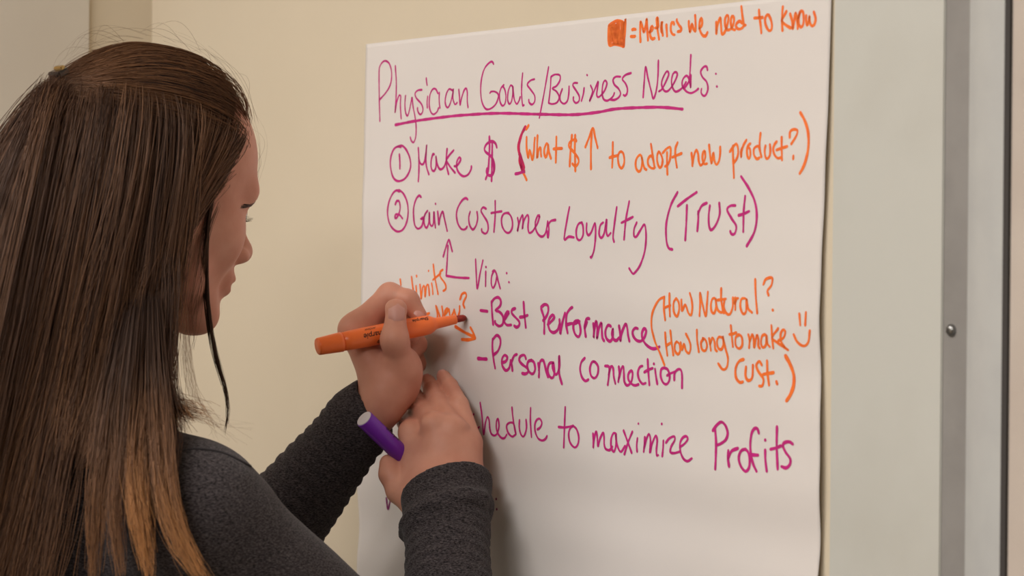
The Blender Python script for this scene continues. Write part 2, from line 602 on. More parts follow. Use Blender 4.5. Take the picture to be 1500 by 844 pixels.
# ---- value noise for folds and ripples
_rs = np.random.RandomState(7)
_PERM = _rs.rand(32, 32, 32).astype(np.float32)
def vnoise(P):
    i = np.floor(P).astype(int); f = P - i; f = f * f * (3 - 2 * f)
    r = 0.0
    for dx in (0, 1):
        wx = f[:, 0] if dx else 1 - f[:, 0]
        for dy in (0, 1):
            wy = f[:, 1] if dy else 1 - f[:, 1]
            for dz in (0, 1):
                wz = f[:, 2] if dz else 1 - f[:, 2]
                r = r + wx * wy * wz * _PERM[(i[:, 0] + dx) & 31, (i[:, 1] + dy) & 31, (i[:, 2] + dz) & 31]
    return r * 2 - 1

# ---------------------------------------------------------------- signed distance modelling (surface nets)
class Cone:
    """capsule with a tapering radius; sq = (axis, factor) flattens it along an axis"""
    def __init__(s, a, b, ra, rb, k=0.01, sq=None, sub=False):
        s.a = np.asarray(a, float); s.b = np.asarray(b, float); s.ra = ra; s.rb = rb; s.k = k; s.sub = sub
        s.sq = None
        if sq is not None:
            ax = np.asarray(sq[0], float); s.sq = (ax / np.linalg.norm(ax), sq[1])
    def d(s, P):
        Q = P - s.a; ba = s.b - s.a
        if s.sq is not None:
            ax, f = s.sq
            Q = Q + np.outer(Q @ ax, ax) * (1 / f - 1)
            ba = ba + ax * (ba @ ax) * (1 / f - 1)
        t = np.clip(Q @ ba / (ba @ ba + 1e-12), 0, 1)
        R = Q - t[:, None] * ba
        l = np.sqrt(np.einsum('ij,ij->i', R, R)) - (s.ra + (s.rb - s.ra) * t)
        if s.sq is not None:
            l = l * (0.5 + 0.5 * s.sq[1]) if s.sq[1] < 1 else l
        return l
    def bounds(s):
        r = max(s.ra, s.rb)
        return np.minimum(s.a, s.b) - r, np.maximum(s.a, s.b) + r

class Ell:
    def __init__(s, c, r, R=None, k=0.01, sub=False):
        s.c = np.asarray(c, float); s.r = np.asarray(r, float); s.R = np.eye(3) if R is None else np.asarray(R, float); s.k = k; s.sub = sub
    def d(s, P):
        Q = (P - s.c) @ s.R.T           # rows of R are the local axes
        q0 = Q / s.r; q1 = Q / (s.r * s.r)
        k0 = np.sqrt(np.einsum('ij,ij->i', q0, q0)); k1 = np.sqrt(np.einsum('ij,ij->i', q1, q1)) + 1e-9
        return k0 * (k0 - 1.0) / k1
    def bounds(s):
        r = s.r.max()
        return s.c - r, s.c + r

class Half:
    """keeps what lies behind the plane through p with outward normal nrm, within reach of p"""
    def __init__(s, p, nrm, reach, k=0.003):
        s.p = np.asarray(p, float); n = np.asarray(nrm, float); s.n = n / np.linalg.norm(n); s.reach = reach; s.k = k; s.sub = True
    def d(s, P):      # distance to the removed region
        Q = P - s.p
        return np.maximum(-(Q @ s.n), np.sqrt(np.einsum('ij,ij->i', Q, Q)) - s.reach)
    def bounds(s):
        return None

def group(prims, g):
    for q in prims: q.g = g
    return prims

def field(prims, P, disp=None):
    """smooth union inside each group, near-hard union between groups, cuts last"""
    gs = sorted({getattr(q, "g", 0) for q in prims if not q.sub})
    if len(gs) > 1:
        d = None
        for g in gs:
            e = _field([q for q in prims if getattr(q, "g", 0) == g], P)
            if d is None: d = e; continue
            h = np.maximum(.0012 - np.abs(d - e), 0.0) / .0012
            d = np.minimum(d, e) - h * h * .0003
        if disp is not None: d = d + disp(P, d)
        return d
    return _field(prims, P, disp)

def _field(prims, P, disp=None):
    d = None
    for q in prims:
        e = q.d(P)
        if not q.sub:
            if d is None: d = e; continue
            h = np.maximum(q.k - np.abs(d - e), 0.0) / max(q.k, 1e-6)
            d = np.minimum(d, e) - h * h * q.k * 0.25
        else:
            if d is None: continue
            e = -e
            h = np.maximum(q.k - np.abs(d - e), 0.0) / max(q.k, 1e-6)
            d = np.maximum(d, e) + h * h * q.k * 0.25
    if d is None: d = np.full(len(P), 1.0)
    if disp is not None: d = d + disp(P, d)
    return d

def surface(prims, h, disp=None, dmax=0.0, N=12):
    """sparse surface nets: the zero surface of the field on a lattice of step h"""
    lo = np.min([q.bounds()[0] for q in prims if not q.sub], axis=0) - 3 * h - dmax
    hi = np.max([q.bounds()[1] for q in prims if not q.sub], axis=0) + 3 * h + dmax
    bs = N * h
    nb = np.ceil((hi - lo) / bs).astype(int)
    g = np.stack(np.meshgrid(*[np.arange(n) for n in nb], indexing='ij'), -1).reshape(-1, 3)
    C = lo + (g + 0.5) * bs
    R = bs * 0.5 * math.sqrt(3)
    D = np.stack([q.d(C) for q in prims], 1)
    subs = np.array([q.sub for q in prims])
    ks = np.array([q.k for q in prims])
    dm = np.where(subs[None], 1e9, D).min(1)
    kk = ks.max()
    act = np.abs(dm) < R * 1.25 + kk * 0.5 + dmax
    deep = (D[:, subs] < -R * 1.3).any(1) if subs.any() else np.zeros(len(C), bool)
    near_sub = (np.abs(D[:, subs]) < R * 1.3).any(1) & (dm < R * 1.3) if subs.any() else np.zeros(len(C), bool)
    act = (act | near_sub) & ~deep
    g = g[act]; D = D[act]; dm = dm[act]
    M = N + 1
    off = np.stack(np.meshgrid(*[np.arange(M)] * 3, indexing='ij'), -1).reshape(-1, 3)
    dims = nb * N + 2
    keyf = lambda c: (c[..., 0].astype(np.int64) * dims[1] + c[..., 1]) * dims[2] + c[..., 2]
    vk, vp, quads = [], [], []
    corners = np.array([[i, j, k] for i in (0, 1) for j in (0, 1) for k in (0, 1)])
    edges = [(a, b) for a in range(8) for b in range(a + 1, 8) if np.abs(corners[a] - corners[b]).sum() == 1]
    for bi in range(len(g)):
        b0 = g[bi] * N
        sel = (D[bi] < dm[bi] + 2 * R + ks * 1.05 + 1e-4) & ~subs
        sel |= subs & (D[bi] < R * 1.3 + ks)
        pr = [q for q, s_ in zip(prims, sel) if s_]
        P = lo + (b0 + off) * h
        F = field(pr, P, disp).reshape(M, M, M)
        S = F < 0
        if S.all() or not S.any(): continue
        cs = [S[c[0]:c[0] + N, c[1]:c[1] + N, c[2]:c[2] + N] for c in corners]
        sm = sum(c.astype(np.int8) for c in cs)
        cell = np.argwhere((sm > 0) & (sm < 8))
        if len(cell) == 0: continue
        fv = np.stack([F[cell[:, 0] + c[0], cell[:, 1] + c[1], cell[:, 2] + c[2]] for c in corners], 1)
        acc = np.zeros((len(cell), 3)); cnt = np.zeros(len(cell))
        for a, b in edges:
            fa, fb = fv[:, a], fv[:, b]
            x = (fa < 0) != (fb < 0)
            t = np.where(x, fa / (fa - fb + 1e-20), 0)
            p = corners[a] + t[:, None] * (corners[b] - corners[a])
            acc += p * x[:, None]; cnt += x
        vp.append(lo + (b0 + cell + acc / cnt[:, None]) * h)
        vk.append(keyf(b0 + cell))
        for ax in range(3):
            s0 = S[:N, :N, :N]
            s1 = [S[1:, :N, :N], S[:N, 1:, :N], S[:N, :N, 1:]][ax]
            e = np.argwhere(s0 != s1)
            if len(e) == 0: continue
            ge = b0 + e
            o1 = np.eye(3, dtype=int)[(ax + 1) % 3]; o2 = np.eye(3, dtype=int)[(ax + 2) % 3]
            q = np.stack([keyf(ge - o1 - o2), keyf(ge - o2), keyf(ge), keyf(ge - o1)], 1)
            fl = ~s0[e[:, 0], e[:, 1], e[:, 2]]
            q[fl] = q[fl][:, ::-1]
            quads.append(q)
    vk = np.concatenate(vk); vp = np.concatenate(vp); quads = np.concatenate(quads)
    o = np.argsort(vk); vk = vk[o]; vp = vp[o]
    ix = np.searchsorted(vk, quads); ix = np.clip(ix, 0, len(vk) - 1)
    ok = (vk[ix] == quads).all(1)
    return vp, ix[ok]
# ---------------------------------------------------------------- the room
M_wall = material("cream_wall_paint", srgb(216, 203, 181), 0.75, noise=(3.0, srgb(212, 199, 176), 0.35, 0.65), bump=(260, 0.10, 0.0006))
M_panel = material("grey_green_panel_paint", srgb(201, 201, 195), 0.5, noise=(9.0, srgb(195, 194, 187), 0.45, 0.75), bump=(140, 0.06, 0.0005))
M_channel = material("grey_metal_channel", srgb(146, 143, 141), 0.45, noise=(30.0, srgb(137, 134, 132), 0.4, 0.7))
M_bull = material("pale_metal_edging", srgb(192, 193, 192), 0.35, noise=(24.0, srgb(185, 186, 186), 0.4, 0.7))
M_stile = material("pinkish_grey_stile", srgb(202, 190, 180), 0.5, noise=(12.0, srgb(194, 181, 171), 0.4, 0.7))
M_dark = material("black_rubber_gasket", srgb(60, 56, 55), 0.7)
M_steel = material("zinc_screw", srgb(150, 150, 150), 0.3, 1.0)
M_floor = material("grey_carpet", srgb(120, 112, 102), 0.95, noise=(300, srgb(95, 88, 80), 0.3, 0.7), bump=(500, 0.3, 0.002))
M_ceil = material("white_ceiling_tile", srgb(235, 230, 220), 0.9, noise=(200, srgb(220, 214, 203), 0.4, 0.8))
M_lamp = bpy.data.materials.new("lamp_diffuser"); M_lamp.use_nodes = True
_b = M_lamp.node_tree.nodes["Principled BSDF"]
_b.inputs["Emission Color"].default_value = (1.0, 0.93, 0.84, 1); _b.inputs["Emission Strength"].default_value = 6.0

U_CORNER = wall_u(219)
U_END = U_CORNER + 6.0
N_END = 5.2
struct("wall_right", block(U_CORNER, U_END, -0.1, 0.0, 0, CEIL), M_wall)
wl = struct("wall_left", block(U_CORNER - 0.1, U_CORNER, -0.1, N_END, 0, CEIL), M_wall)
struct("wall_front", block(U_CORNER - 0.1, U_END, N_END, N_END + 0.1, 0, CEIL), M_wall)
struct("wall_back", block(U_END, U_END + 0.1, -0.1, N_END + 0.1, 0, CEIL), M_wall)
struct("floor", block(U_CORNER - 0.1, U_END + 0.1, -0.1, N_END + 0.1, -0.05, 0), M_floor)
struct("ceiling", block(U_CORNER - 0.1, U_END + 0.1, -0.1, N_END + 0.1, CEIL, CEIL + 0.05), M_ceil)
struct("baseboard_right", block(U_CORNER, wall_u(1218), 0, 0.012, 0, 0.1, 0.002), M_panel)

# grey panel standing on the left wall, beyond the narrow strip of cream
nl = 0.0
for k in range(4000):                       # where the left edge of the strip stands on the left wall
    nl = k * 0.00005
    p = uvn(U_CORNER + 0.004, nl, 0)
    if CX + FPX * p[0] / p[1] <= 127: break
struct("trim_1", block(U_CORNER, U_CORNER + 0.006, nl, nl + 1.25, 0, CEIL, 0.0015), material("pale_grey_beige_panel_paint", srgb(214, 207, 195), 0.6, noise=(6.0, srgb(209, 201, 189), .4, .7)))

# the movable-wall post at the right: panel, channel, rounded edging, gasket, stile
ua = wall_u(1218, 0.0035); ub = wall_u(1380, 0.0035)
struct("trim_2", block(ua, ub, 0.0, 0.0035, 0, CEIL, 0.0008), M_panel)
uc = wall_u(1417, 0.002)
struct("trim_3", prism([(ub, 0), (uc + 0.002, 0), (uc + 0.002, 0.002), (ub, 0.002)], 0, CEIL), M_channel)
ud = wall_u(1471, 0.019)
prof = [(uc, 0.0)]
for i in range(17):
    a = i / 16 * math.pi / 2
    prof.append((uc + (ud - uc) * 0.9 * i / 16, 0.002 + 0.017 * math.sin(a)))
prof += [(ud, 0.019), (ud, 0.0)]
struct("trim_4", prism(prof, 0, CEIL), M_bull, smooth=False)
ue = wall_u(1476, 0.021)
struct("trim_5", prism([(ud, 0), (ue, 0), (ue, 0.021), (ud, 0.021)], 0, CEIL), M_dark)
struct("trim_6", block(ue, ue + 0.9, 0.0, 0.019, 0, CEIL, 0.0005), M_stile)

# screw in the channel
sc_p = onwall(1394, 484, 0.002)
V = []; F = []
me = lathe([(0, 0.0045), (0.0012, 0.0045), (0.0028, 0.0034), (0.0034, 0.0018), (0.0034, 0.0004)], 20)
screw = empty("screw", sc_p, "small round-headed metal screw in the grey channel right of the paper", "screw")
Rw = Matrix(((ND[0], UD[0], 0), (ND[1], UD[1], 0), (0, 0, 1))).to_4x4()
screw.matrix_world = Matrix.Translation(sc_p) @ Rw
link("screw_head", me, M_steel, screw, True)
for a in (0.5, 2.07):
    s_ = link("screw_slot", mesh_py("m", *(lambda c, s: ([( .0036, -c * .0024 - s * .0004, -s * .0024 + c * .0004), (.0036, c * .0024 - s * .0004, s * .0024 + c * .0004), (.0036, c * .0024 + s * .0004, s * .0024 - c * .0004), (.0036, -c * .0024 + s * .0004, -s * .0024 - c * .0004),
        ( .0030, -c * .0024 - s * .0004, -s * .0024 + c * .0004), (.0030, c * .0024 - s * .0004, s * .0024 + c * .0004), (.0030, c * .0024 + s * .0004, s * .0024 - c * .0004), (.0030, -c * .0024 + s * .0004, -s * .0024 - c * .0004)],
        [[0, 1, 2, 3], [7, 6, 5, 4], [0, 4, 5, 1], [1, 5, 6, 2], [2, 6, 7, 3], [3, 7, 4, 0]]))(math.cos(a), math.sin(a))), M_dark, screw)

# ceiling lamps (out of frame, they light the room)
for i, (lu, ln, le) in enumerate(LAMPS):
    t = empty("ceiling_lamp", uvn(lu, ln, CEIL), ["ceiling light panel above the woman near the writing wall", "ceiling light panel behind the woman by the left wall", "ceiling light panel behind the camera"][i], "light")
    t.matrix_world = Matrix.Translation(uvn(lu, ln, CEIL)) @ Matrix.Rotation(math.atan2(UD[1], UD[0]), 4, 'Z')
    for (x0, x1, y0, y1) in ((-.62, .62, .28, .32), (-.62, .62, -.32, -.28), (-.62, -.58, -.28, .28), (.58, .62, -.28, .28)):
        bm = bmesh.new(); bmesh.ops.create_cube(bm, size=1)
        for v in bm.verts: v.co = Vector(((x0 + x1) / 2 + v.co.x * (x1 - x0), (y0 + y1) / 2 + v.co.y * (y1 - y0), -0.015 + v.co.z * 0.03))
        me = bpy.data.meshes.new("m"); bm.to_mesh(me); bm.free()
        link("lamp_frame", me, M_ceil, t)
    me = mesh_py("m", [(-.58, -.28, -.012), (.58, -.28, -.012), (.58, .28, -.012), (-.58, .28, -.012)], [[3, 2, 1, 0]])
    link("lamp_diffuser", me, M_lamp, t)

# ---------------------------------------------------------------- the sheet of paper
M_paper = material("flip_chart_paper", srgb(226, 220, 217), 0.7, noise=(2.5, srgb(222, 216, 213), 0.4, 0.7), bump=(420, 0.12, 0.0002))
M_ink = {"magenta": material("magenta_marker_ink", srgb(204, 26, 132), 0.6, noise=(120, srgb(184, 22, 116), 0.35, 0.7)),
         "orange": material("orange_marker_ink", srgb(252, 124, 44), 0.6, noise=(120, srgb(240, 104, 36), 0.35, 0.7)),
         "crimson": material("crimson_overlaid_ink", srgb(222, 24, 84), 0.6, noise=(120, srgb(180, 15, 90), 0.35, 0.7)),
         "purple": material("purple_marker_ink", srgb(130, 20, 100), 0.6)}
pa = onwall(535, 65, 0.001); pb = onwall(1212, -12, 0.001)
PW = wall_u(1213, 0.003)
PT0, PT1 = pa[2], pb[2]                                  # top edge heights, left and right
PH = 0.775
def ptop(u): return PT0 + (PT1 - PT0) * u / PW
def paper_h(u, z):
    """how far the sheet stands off the wall"""
    v = ptop(u) - z                                      # distance below the top edge
    s = np.clip(u / PW, 0, 1)
    e = np.clip((s - 0.90) / 0.10, 0, 1)
    sag = np.clip(v / 0.5, 0, 1)
    h = 0.0012 + 0.0020 * e * e * np.clip(v / 0.25, 0, 1) * (0.85 + 0.25 * np.sin(v * 16.0 + 1.0))
    h = h + sag * 0.0011 * (1 + np.sin(v * 52.0 + 3.0 * s + 1.3 * np.sin(s * 5))) + sag * 0.0007 * (1 + np.sin(v * 95.0 - 4.0 * s))
    h = h + 0.0006 * (1 + np.sin(u * 21 + v * 6))
    h = h + 0.0022 * np.clip((0.12 - s) / 0.12, 0, 1) ** 2 * np.clip(v / 0.3, 0, 1)
    return h
nu, nv = 150, 190
US = np.linspace(0, PW, nu); VS = np.linspace(0, PH, nv)
uu, vv = np.meshgrid(US, VS, indexing='ij')
uu = uu * (1 - .010 * np.clip(vv / .25, 0, 1) + .0025 * np.sin(vv * 19 + .6) * np.clip(vv / .2, 0, 1))
zz = ptop(uu) - vv
hh = paper_h(uu, zz)
front = P0 + uu[..., None] * UD + hh[..., None] * ND + zz[..., None] * ZD
back = front - ND * 0.00012
V = np.concatenate([front.reshape(-1, 3), back.reshape(-1, 3)])
I = np.arange(nu * nv).reshape(nu, nv)
f1 = np.stack([I[:-1, :-1], I[:-1, 1:], I[1:, 1:], I[1:, :-1]], -1).reshape(-1, 4)
f2 = f1[:, ::-1] + nu * nv
rim = np.concatenate([I[:-1, 0], I[-1, :-1], I[::-1, -1][:-1], I[0, ::-1][:-1]])
r2 = np.roll(rim, -1)
f3 = np.stack([rim, r2, r2 + nu * nv, rim + nu * nv], 1)
paper = empty("flip_chart_sheet", uvn(PW / 2, 0.0, PT0 - PH), "large white flip chart sheet covered in magenta and orange handwriting on the cream wall", "paper")
sheet = adopt(link("sheet", mesh_np("sheet", V, np.concatenate([f1, f2, f3])), M_paper, None, True), paper)

def ink_mesh(strokes, width, lift=0.00012):
    Vs, Fs = [], []
    n0 = 0
    for P in strokes:                        # P in pixels of the photograph, laid onto the sheet
        C = catmull(P, 1.6)
        W = np.array([onwall(x, y, 0.0) for x, y in C])
        for _ in range(3):                   # settle each point on the curved sheet
            u = (W - P0) @ UD; z = W[:, 2]
            h = paper_h(u, z)
            W = np.array([onwall(x, y, hh_ + lift) for (x, y), hh_ in zip(C, h)])
        u = (W - P0) @ UD; z = W[:, 2]
        T = np.stack([np.gradient(u), np.gradient(z)], 1) if len(u) > 1 else np.array([[1, 0]])
        T /= np.linalg.norm(T, axis=1, keepdims=True) + 1e-9
        Nn = np.stack([-T[:, 1], T[:, 0]], 1)
        k = len(u)
        arc = np.concatenate([[0], np.cumsum(np.hypot(np.diff(u), np.diff(z)))])
        w = width * 0.0005 * (1 + 0.10 * np.sin(arc * 260 + P[0][0]) + 0.05 * np.sin(arc * 700))
        pts = [(u[0] - T[0, 0] * w[0] * .9, z[0] - T[0, 1] * w[0] * .9, 0.45)]
        U_, Z_, Wd = [u[0] - T[0, 0] * w[0] * .8], [z[0] - T[0, 1] * w[0] * .8], [w[0] * .45]
        U_ += list(u); Z_ += list(z); Wd += list(w)
        U_ += [u[-1] + T[-1, 0] * w[-1] * .8]; Z_ += [z[-1] + T[-1, 1] * w[-1] * .8]; Wd += [w[-1] * .45]
        Nn = np.vstack([Nn[0], Nn, Nn[-1]])
        U_ = np.array(U_); Z_ = np.array(Z_); Wd = np.array(Wd)
        for sgn in (1, -1):
            a = U_ + sgn * Nn[:, 0] * Wd; b = Z_ + sgn * Nn[:, 1] * Wd
            hh2 = paper_h(a, b) + lift
            Vs.append(P0 + a[:, None] * UD + hh2[:, None] * ND + b[:, None] * ZD)
        m = len(U_)
        i = np.arange(m - 1)
        Fs.append(np.stack([i, i + 1, i + 1 + m, i + m], 1) + n0)
        n0 += 2 * m
    return mesh_np("ink", np.vstack(Vs), np.vstack(Fs))

lines = {}
for name, ink, wd, ox, oy, sc, txt in WRITING:
    st = []
    for ln in txt.strip().splitlines():
        P = [tuple(float(c) for c in q.split(",")) for q in ln.split()]
        st.append([(ox + x / sc, oy + y / sc) for x, y in P])
    lines.setdefault((name, ink), []).append((wd, st))
for li, ((name, ink), groups) in enumerate(lines.items()):
    for gi, (wd, st) in enumerate(groups):
        o = link(name, ink_mesh(st, wd, 0.00012 + 0.00001 * li), M_ink[ink])
        adopt(o, paper)
# ---------------------------------------------------------------- the woman
def skin_material():
    m = material("skin", srgb(211, 153, 131), 0.5, noise=(38, srgb(200, 138, 116), 0.35, 0.7), bump=(900, 0.12, 0.0004), subsurface=0.12, spec=0.35)
    return m
M_skin = skin_material()
M_nail = material("fingernail", srgb(206, 150, 138), 0.42, spec=0.4, subsurface=0.1)
M_brow = material("dark_brown_brow_hair", srgb(78, 52, 42), 0.6)
M_eye = material("eyeball_white", srgb(225, 220, 214), 0.15)
M_iris = material("iris", srgb(70, 60, 50), 0.2)
M_lip = material("lips", srgb(190, 118, 105), 0.45)

FACE_AZ, FACE_PITCH = math.radians(43), math.radians(13)
HC = np.array([-0.296, 2.462, 1.5 + 0.078])
HS = 0.92
cp, sp_ = math.cos(FACE_PITCH), math.sin(FACE_PITCH)
hF = np.array([math.cos(FACE_AZ) * cp, math.sin(FACE_AZ) * cp, -sp_])
hL = np.array([-math.sin(FACE_AZ), math.cos(FACE_AZ), 0.0])
hU = np.cross(hF, hL)
HR = np.stack([hF, hL, hU])
def hw(x, y, z): return HC + HS * (hF * x + hL * y + hU * z)
def hdir(x, y, z): return hF * x + hL * y + hU * z
def hell(c, r, k=0.01, sub=False, rot=None):
    R = HR if rot is None else rot @ HR
    return Ell(hw(*c), np.array(r) * HS, R, k, sub)
def hcone(a, b, ra, rb, k=0.01, sub=False): return Cone(hw(*a), hw(*b), ra * HS, rb * HS, k, None, sub)
def roty(deg):       # pitch rotation in head axes
    a = math.radians(deg); return np.array([[math.cos(a), 0, -math.sin(a)], [0, 1, 0], [math.sin(a), 0, math.cos(a)]])

head = [
    hell((-0.012, 0, 0.034), (0.097, 0.074, 0.084), 0.01),
    hell((0.025, 0, 0.032), (0.0605, 0.063, 0.063), 0.03),
    hell((0.030, 0, -0.038), (0.056, 0.055, 0.062), 0.03),
    hcone((0.000, 0.052, -0.030), (0.018, 0.046, -0.070), 0.017, 0.014, 0.02),
    hcone((0.000, -0.052, -0.030), (0.018, -0.046, -0.070), 0.017, 0.014, 0.02),
    hcone((0.018, 0.046, -0.070), (0.072, 0.012, -0.100), 0.014, 0.013, 0.02),
    hcone((0.018, -0.046, -0.070), (0.072, -0.012, -0.100), 0.014, 0.013, 0.02),
    hell((0.046, 0, -0.086), (0.032, 0.030, 0.022), 0.02),
    hell((0.073, 0, -0.096), (0.013, 0.017, 0.013), 0.015),
    hell((0.047, 0.036, -0.031), (0.026, 0.024, 0.025), 0.025),
    hell((0.047, -0.036, -0.031), (0.026, 0.024, 0.025), 0.025),
    hcone((0.082, 0.010, 0.0155), (0.070, 0.046, 0.0145), 0.010, 0.008, 0.018),
    hcone((0.082, -0.010, 0.0155), (0.070, -0.046, 0.0145), 0.010, 0.008, 0.018),
    hell((0.090, 0.032, -0.003), (0.018, 0.018, 0.012), 0.014, True),
    hell((0.090, -0.032, -0.003), (0.018, 0.018, 0.012), 0.014, True),
    hell((0.0665, 0.031, -0.001), (0.0150, 0.0165, 0.0115), 0.004),
    hell((0.0665, -0.031, -0.001), (0.0150, 0.0165, 0.0115), 0.004),
    hcone((0.0885, 0, 0.006), (0.1085, 0, -0.026), 0.0075, 0.0085, 0.010),
    hell((0.110, 0, -0.031), (0.0105, 0.010, 0.0095), 0.008),
    hell((0.099, 0.0125, -0.036), (0.011, 0.0075, 0.0075), 0.008),
    hell((0.099, -0.0125, -0.036), (0.011, 0.0075, 0.0075), 0.008),
    hell((0.105, 0.006, -0.0425), (0.006, 0.0032, 0.003), 0.003, True),
    hell((0.105, -0.006, -0.0425), (0.006, 0.0032, 0.003), 0.003, True),
    hell((0.082, 0, -0.060), (0.016, 0.026, 0.020), 0.014),
    hell((0.0925, 0, -0.0595), (0.0085, 0.021, 0.0052), 0.005),
    hell((0.0900, 0, -0.0705), (0.0088, 0.019, 0.0060), 0.005),
    hell((0.1010, 0, -0.0650), (0.0090, 0.022, 0.0010), 0.003, True),
    # ears
    hell((-0.012, 0.0745, -0.006), (0.018, 0.006, 0.031), 0.006, False, roty(-12)),
    hell((-0.012, -0.0745, -0.006), (0.018, 0.006, 0.031), 0.006, False, roty(-12)),
    hell((-0.006, 0.080, -0.004), (0.009, 0.005, 0.016), 0.004, True),
    hell((-0.006, -0.080, -0.004), (0.009, 0.005, 0.016), 0.004, True),
    # neck
    Cone(hw(-0.018, 0, -0.040), np.array([-0.372, 2.405, 1.385]), 0.050, 0.056, 0.02),
]

# body frame: fB where the chest faces, rB towards her right
fB = np.array([0.643, 0.766, 0.0]); rB = np.array([0.766, -0.643, 0.0])
SR = np.array([-0.242, 2.335, 1.314])
SL = SR - 0.335 * rB
MID = (SR + SL) / 2
ER = at(664, 1085, 2.43)
EL = at(335, 862, 2.70)
WR = onwall(655, 742, 0.060)
WL = at(555, 597, 2.640)
def tor(a, b, ra, rb, f, k=0.05): return Cone(a, b, ra, rb, k, (fB, f))
def lv(z, x=0.0): return np.array([MID[0], MID[1], z]) + fB * x
torso = lambda e: [
    tor(lv(1.225, -0.005), lv(1.10, 0.01), 0.142 + e, 0.128 + e, 0.62),
    tor(lv(1.10, 0.01), lv(0.95, -0.005), 0.128 + e, 0.158 + e, 0.66),
    Cone(SL + rB * 0.02, SR - rB * 0.02, 0.050 + e, 0.050 + e, 0.05),
    Cone(np.array([-0.372, 2.405, 1.385]), SR - rB * 0.03 + ZD * 0.012, 0.050 + e * .6, 0.040 + e, 0.04),
    Cone(np.array([-0.372, 2.405, 1.385]), SL + rB * 0.03 + ZD * 0.012, 0.050 + e * .6, 0.040 + e, 0.04),
    Ell(lv(1.215, 0.085) + rB * 0.065, (0.055 + e, 0.055 + e, 0.058 + e), None, 0.04),
    Ell(lv(1.215, 0.085) - rB * 0.065, (0.055 + e, 0.055 + e, 0.058 + e), None, 0.04)]
body = head + torso(-0.012) + [
    ]
armR = [Cone(SR, ER, 0.038, 0.034, 0.03), Cone(ER, WR, 0.034, 0.024, 0.01)]
armL = [Cone(SL, EL, 0.038, 0.034, 0.03), Cone(EL, WL, 0.034, 0.0160, 0.01)]

# ---- right hand (holds the purple marker, rests on the sheet)
W_ = onwall
def chain(pts, rs, k=0.006, k0=0.010):
    return [Cone(pts[i], pts[i + 1], rs[i], rs[i + 1], k0 if i == 0 else k) for i in range(len(pts) - 1)]
rb_ = [W_(614, 728, .076), W_(640, 735, .070), W_(664, 735, .058), W_(681, 726, .046)]
rm_ = [W_(604, 633, .064), W_(638, 623, .060), W_(667, 629, .048), W_(690, 648, .034)]
rhand = []
rhand += [Cone(rb_[i], rm_[i], (.0165, .0165, .016, .0150)[i], (0.0108, 0.0112, 0.0106, 0.0096)[i], 0.014) for i in range(4)]
rhand += [Cone(rb_[i] * .5 + rb_[i + 1] * .5, (rm_[i] * .5 + rm_[i + 1] * .5) * .75 + (rb_[i] * .5 + rb_[i + 1] * .5) * .25 - ND * .002, 0.014, 0.0095, 0.012) for i in range(3)]
rhand += [Cone(WR, W_(643, 725, .068), 0.024, 0.022, 0.02), Cone(WR, W_(670, 725, .054), 0.022, 0.021, 0.02)]
rhand += chain([rm_[0], W_(596, 618, .042), W_(600, 610, .022), W_(609, 616, .013)], (.0104, .0088, .0078, .0070), .003, .004)
rhand += chain([rm_[1], W_(613, 595, .040), W_(605, 580, .022), W_(612, 584, .013)], (.0106, .0094, .0082, .0072), .003, .003)
rhand += chain([rm_[2], W_(642, 591, .040), W_(633, 571, .024), W_(627, 559, .0130)], (.0102, .0090, .0078, .0066), .002, .003)
rhand += chain([rm_[3], W_(673, 593, .029), W_(659, 566, .019), W_(650, 552, .0122)], (.0098, .0082, .0074, .0062), .002, .003)
rhand += chain([W_(612, 730, .078), W_(584, 720, .086), W_(571, 695, .089), W_(569, 679, .088)], (.0150, .0102, .0090, .0080), .005, .010)
rhand += [Ell(rm_[0] + ND * .0035 - ZD * .001, (.0085,) * 3, None, .006), Ell(rm_[1] + ND * .0035, (.0090,) * 3, None, .006), Ell(rm_[2] + ND * .002, (.0088,) * 3, None, .006)]

# ---- left hand (writes with the orange marker)
_p = W_(683, 465, 0.0); PEN_T = W_(683, 465, float(paper_h(np.dot(_p - P0, UD), _p[2])) + .0006)
PEN_B = at(465, 508, 2.612)
def pen_at(px):
    t = (683 - px) / 218.0
    z = 1.0 / ((1 - t) / PEN_T[1] + t / PEN_B[1])
    return z
dn = -0.0145
th = pen_at(578)
lhand = []
lm_ = [at(519, 483, 2.652), at(530, 492, 2.674), at(541, 508, 2.692), at(553, 528, 2.706)]
lb_ = [at(563, 571, 2.634), at(566, 574, 2.642), at(570, 571, 2.650), at(570, 560, 2.658)]
lhand += [Cone(lb_[i], lm_[i], 0.0125, (.0118, .0112, .0110, .0105)[i], .014) for i in range(4)]
lhand += [Cone(lb_[i] * .5 + lb_[i + 1] * .5, lm_[i] * .5 + lm_[i + 1] * .5, 0.0125, 0.0095, 0.014) for i in range(3)]
lhand += [Cone(WL, at(568, 573, 2.645), 0.0160, 0.0160, 0.02)]
lhand += chain([lm_[0], at(571, 432, 2.668), at(598, 440, 2.660), at(613, 461, 2.6595)], (.0118, .0102, .0088, .0074), .006, .012)
lhand += chain([lm_[1], at(583, 448, 2.690), at(606, 470, 2.683), at(602, 494, 2.674)], (.0112, .0100, .0088, .0078))
lhand += chain([lm_[2], at(594, 480, 2.706), at(610, 505, 2.700), at(598, 524, 2.688)], (.0110, .0098, .0086, .0078))
lhand += chain([lm_[3], at(600, 508, 2.716), at(610, 533, 2.708), at(597, 548, 2.696)], (.0104, .0090, .0078, .0070))
TH = [at(573, 565, 2.642), at(589, 541, 2.636), at(578, 498, th - .0185), at(580, 459, th - .0125)]
lhand += chain(TH, (.0140, .0128, .0112, .0090), .008, .016)
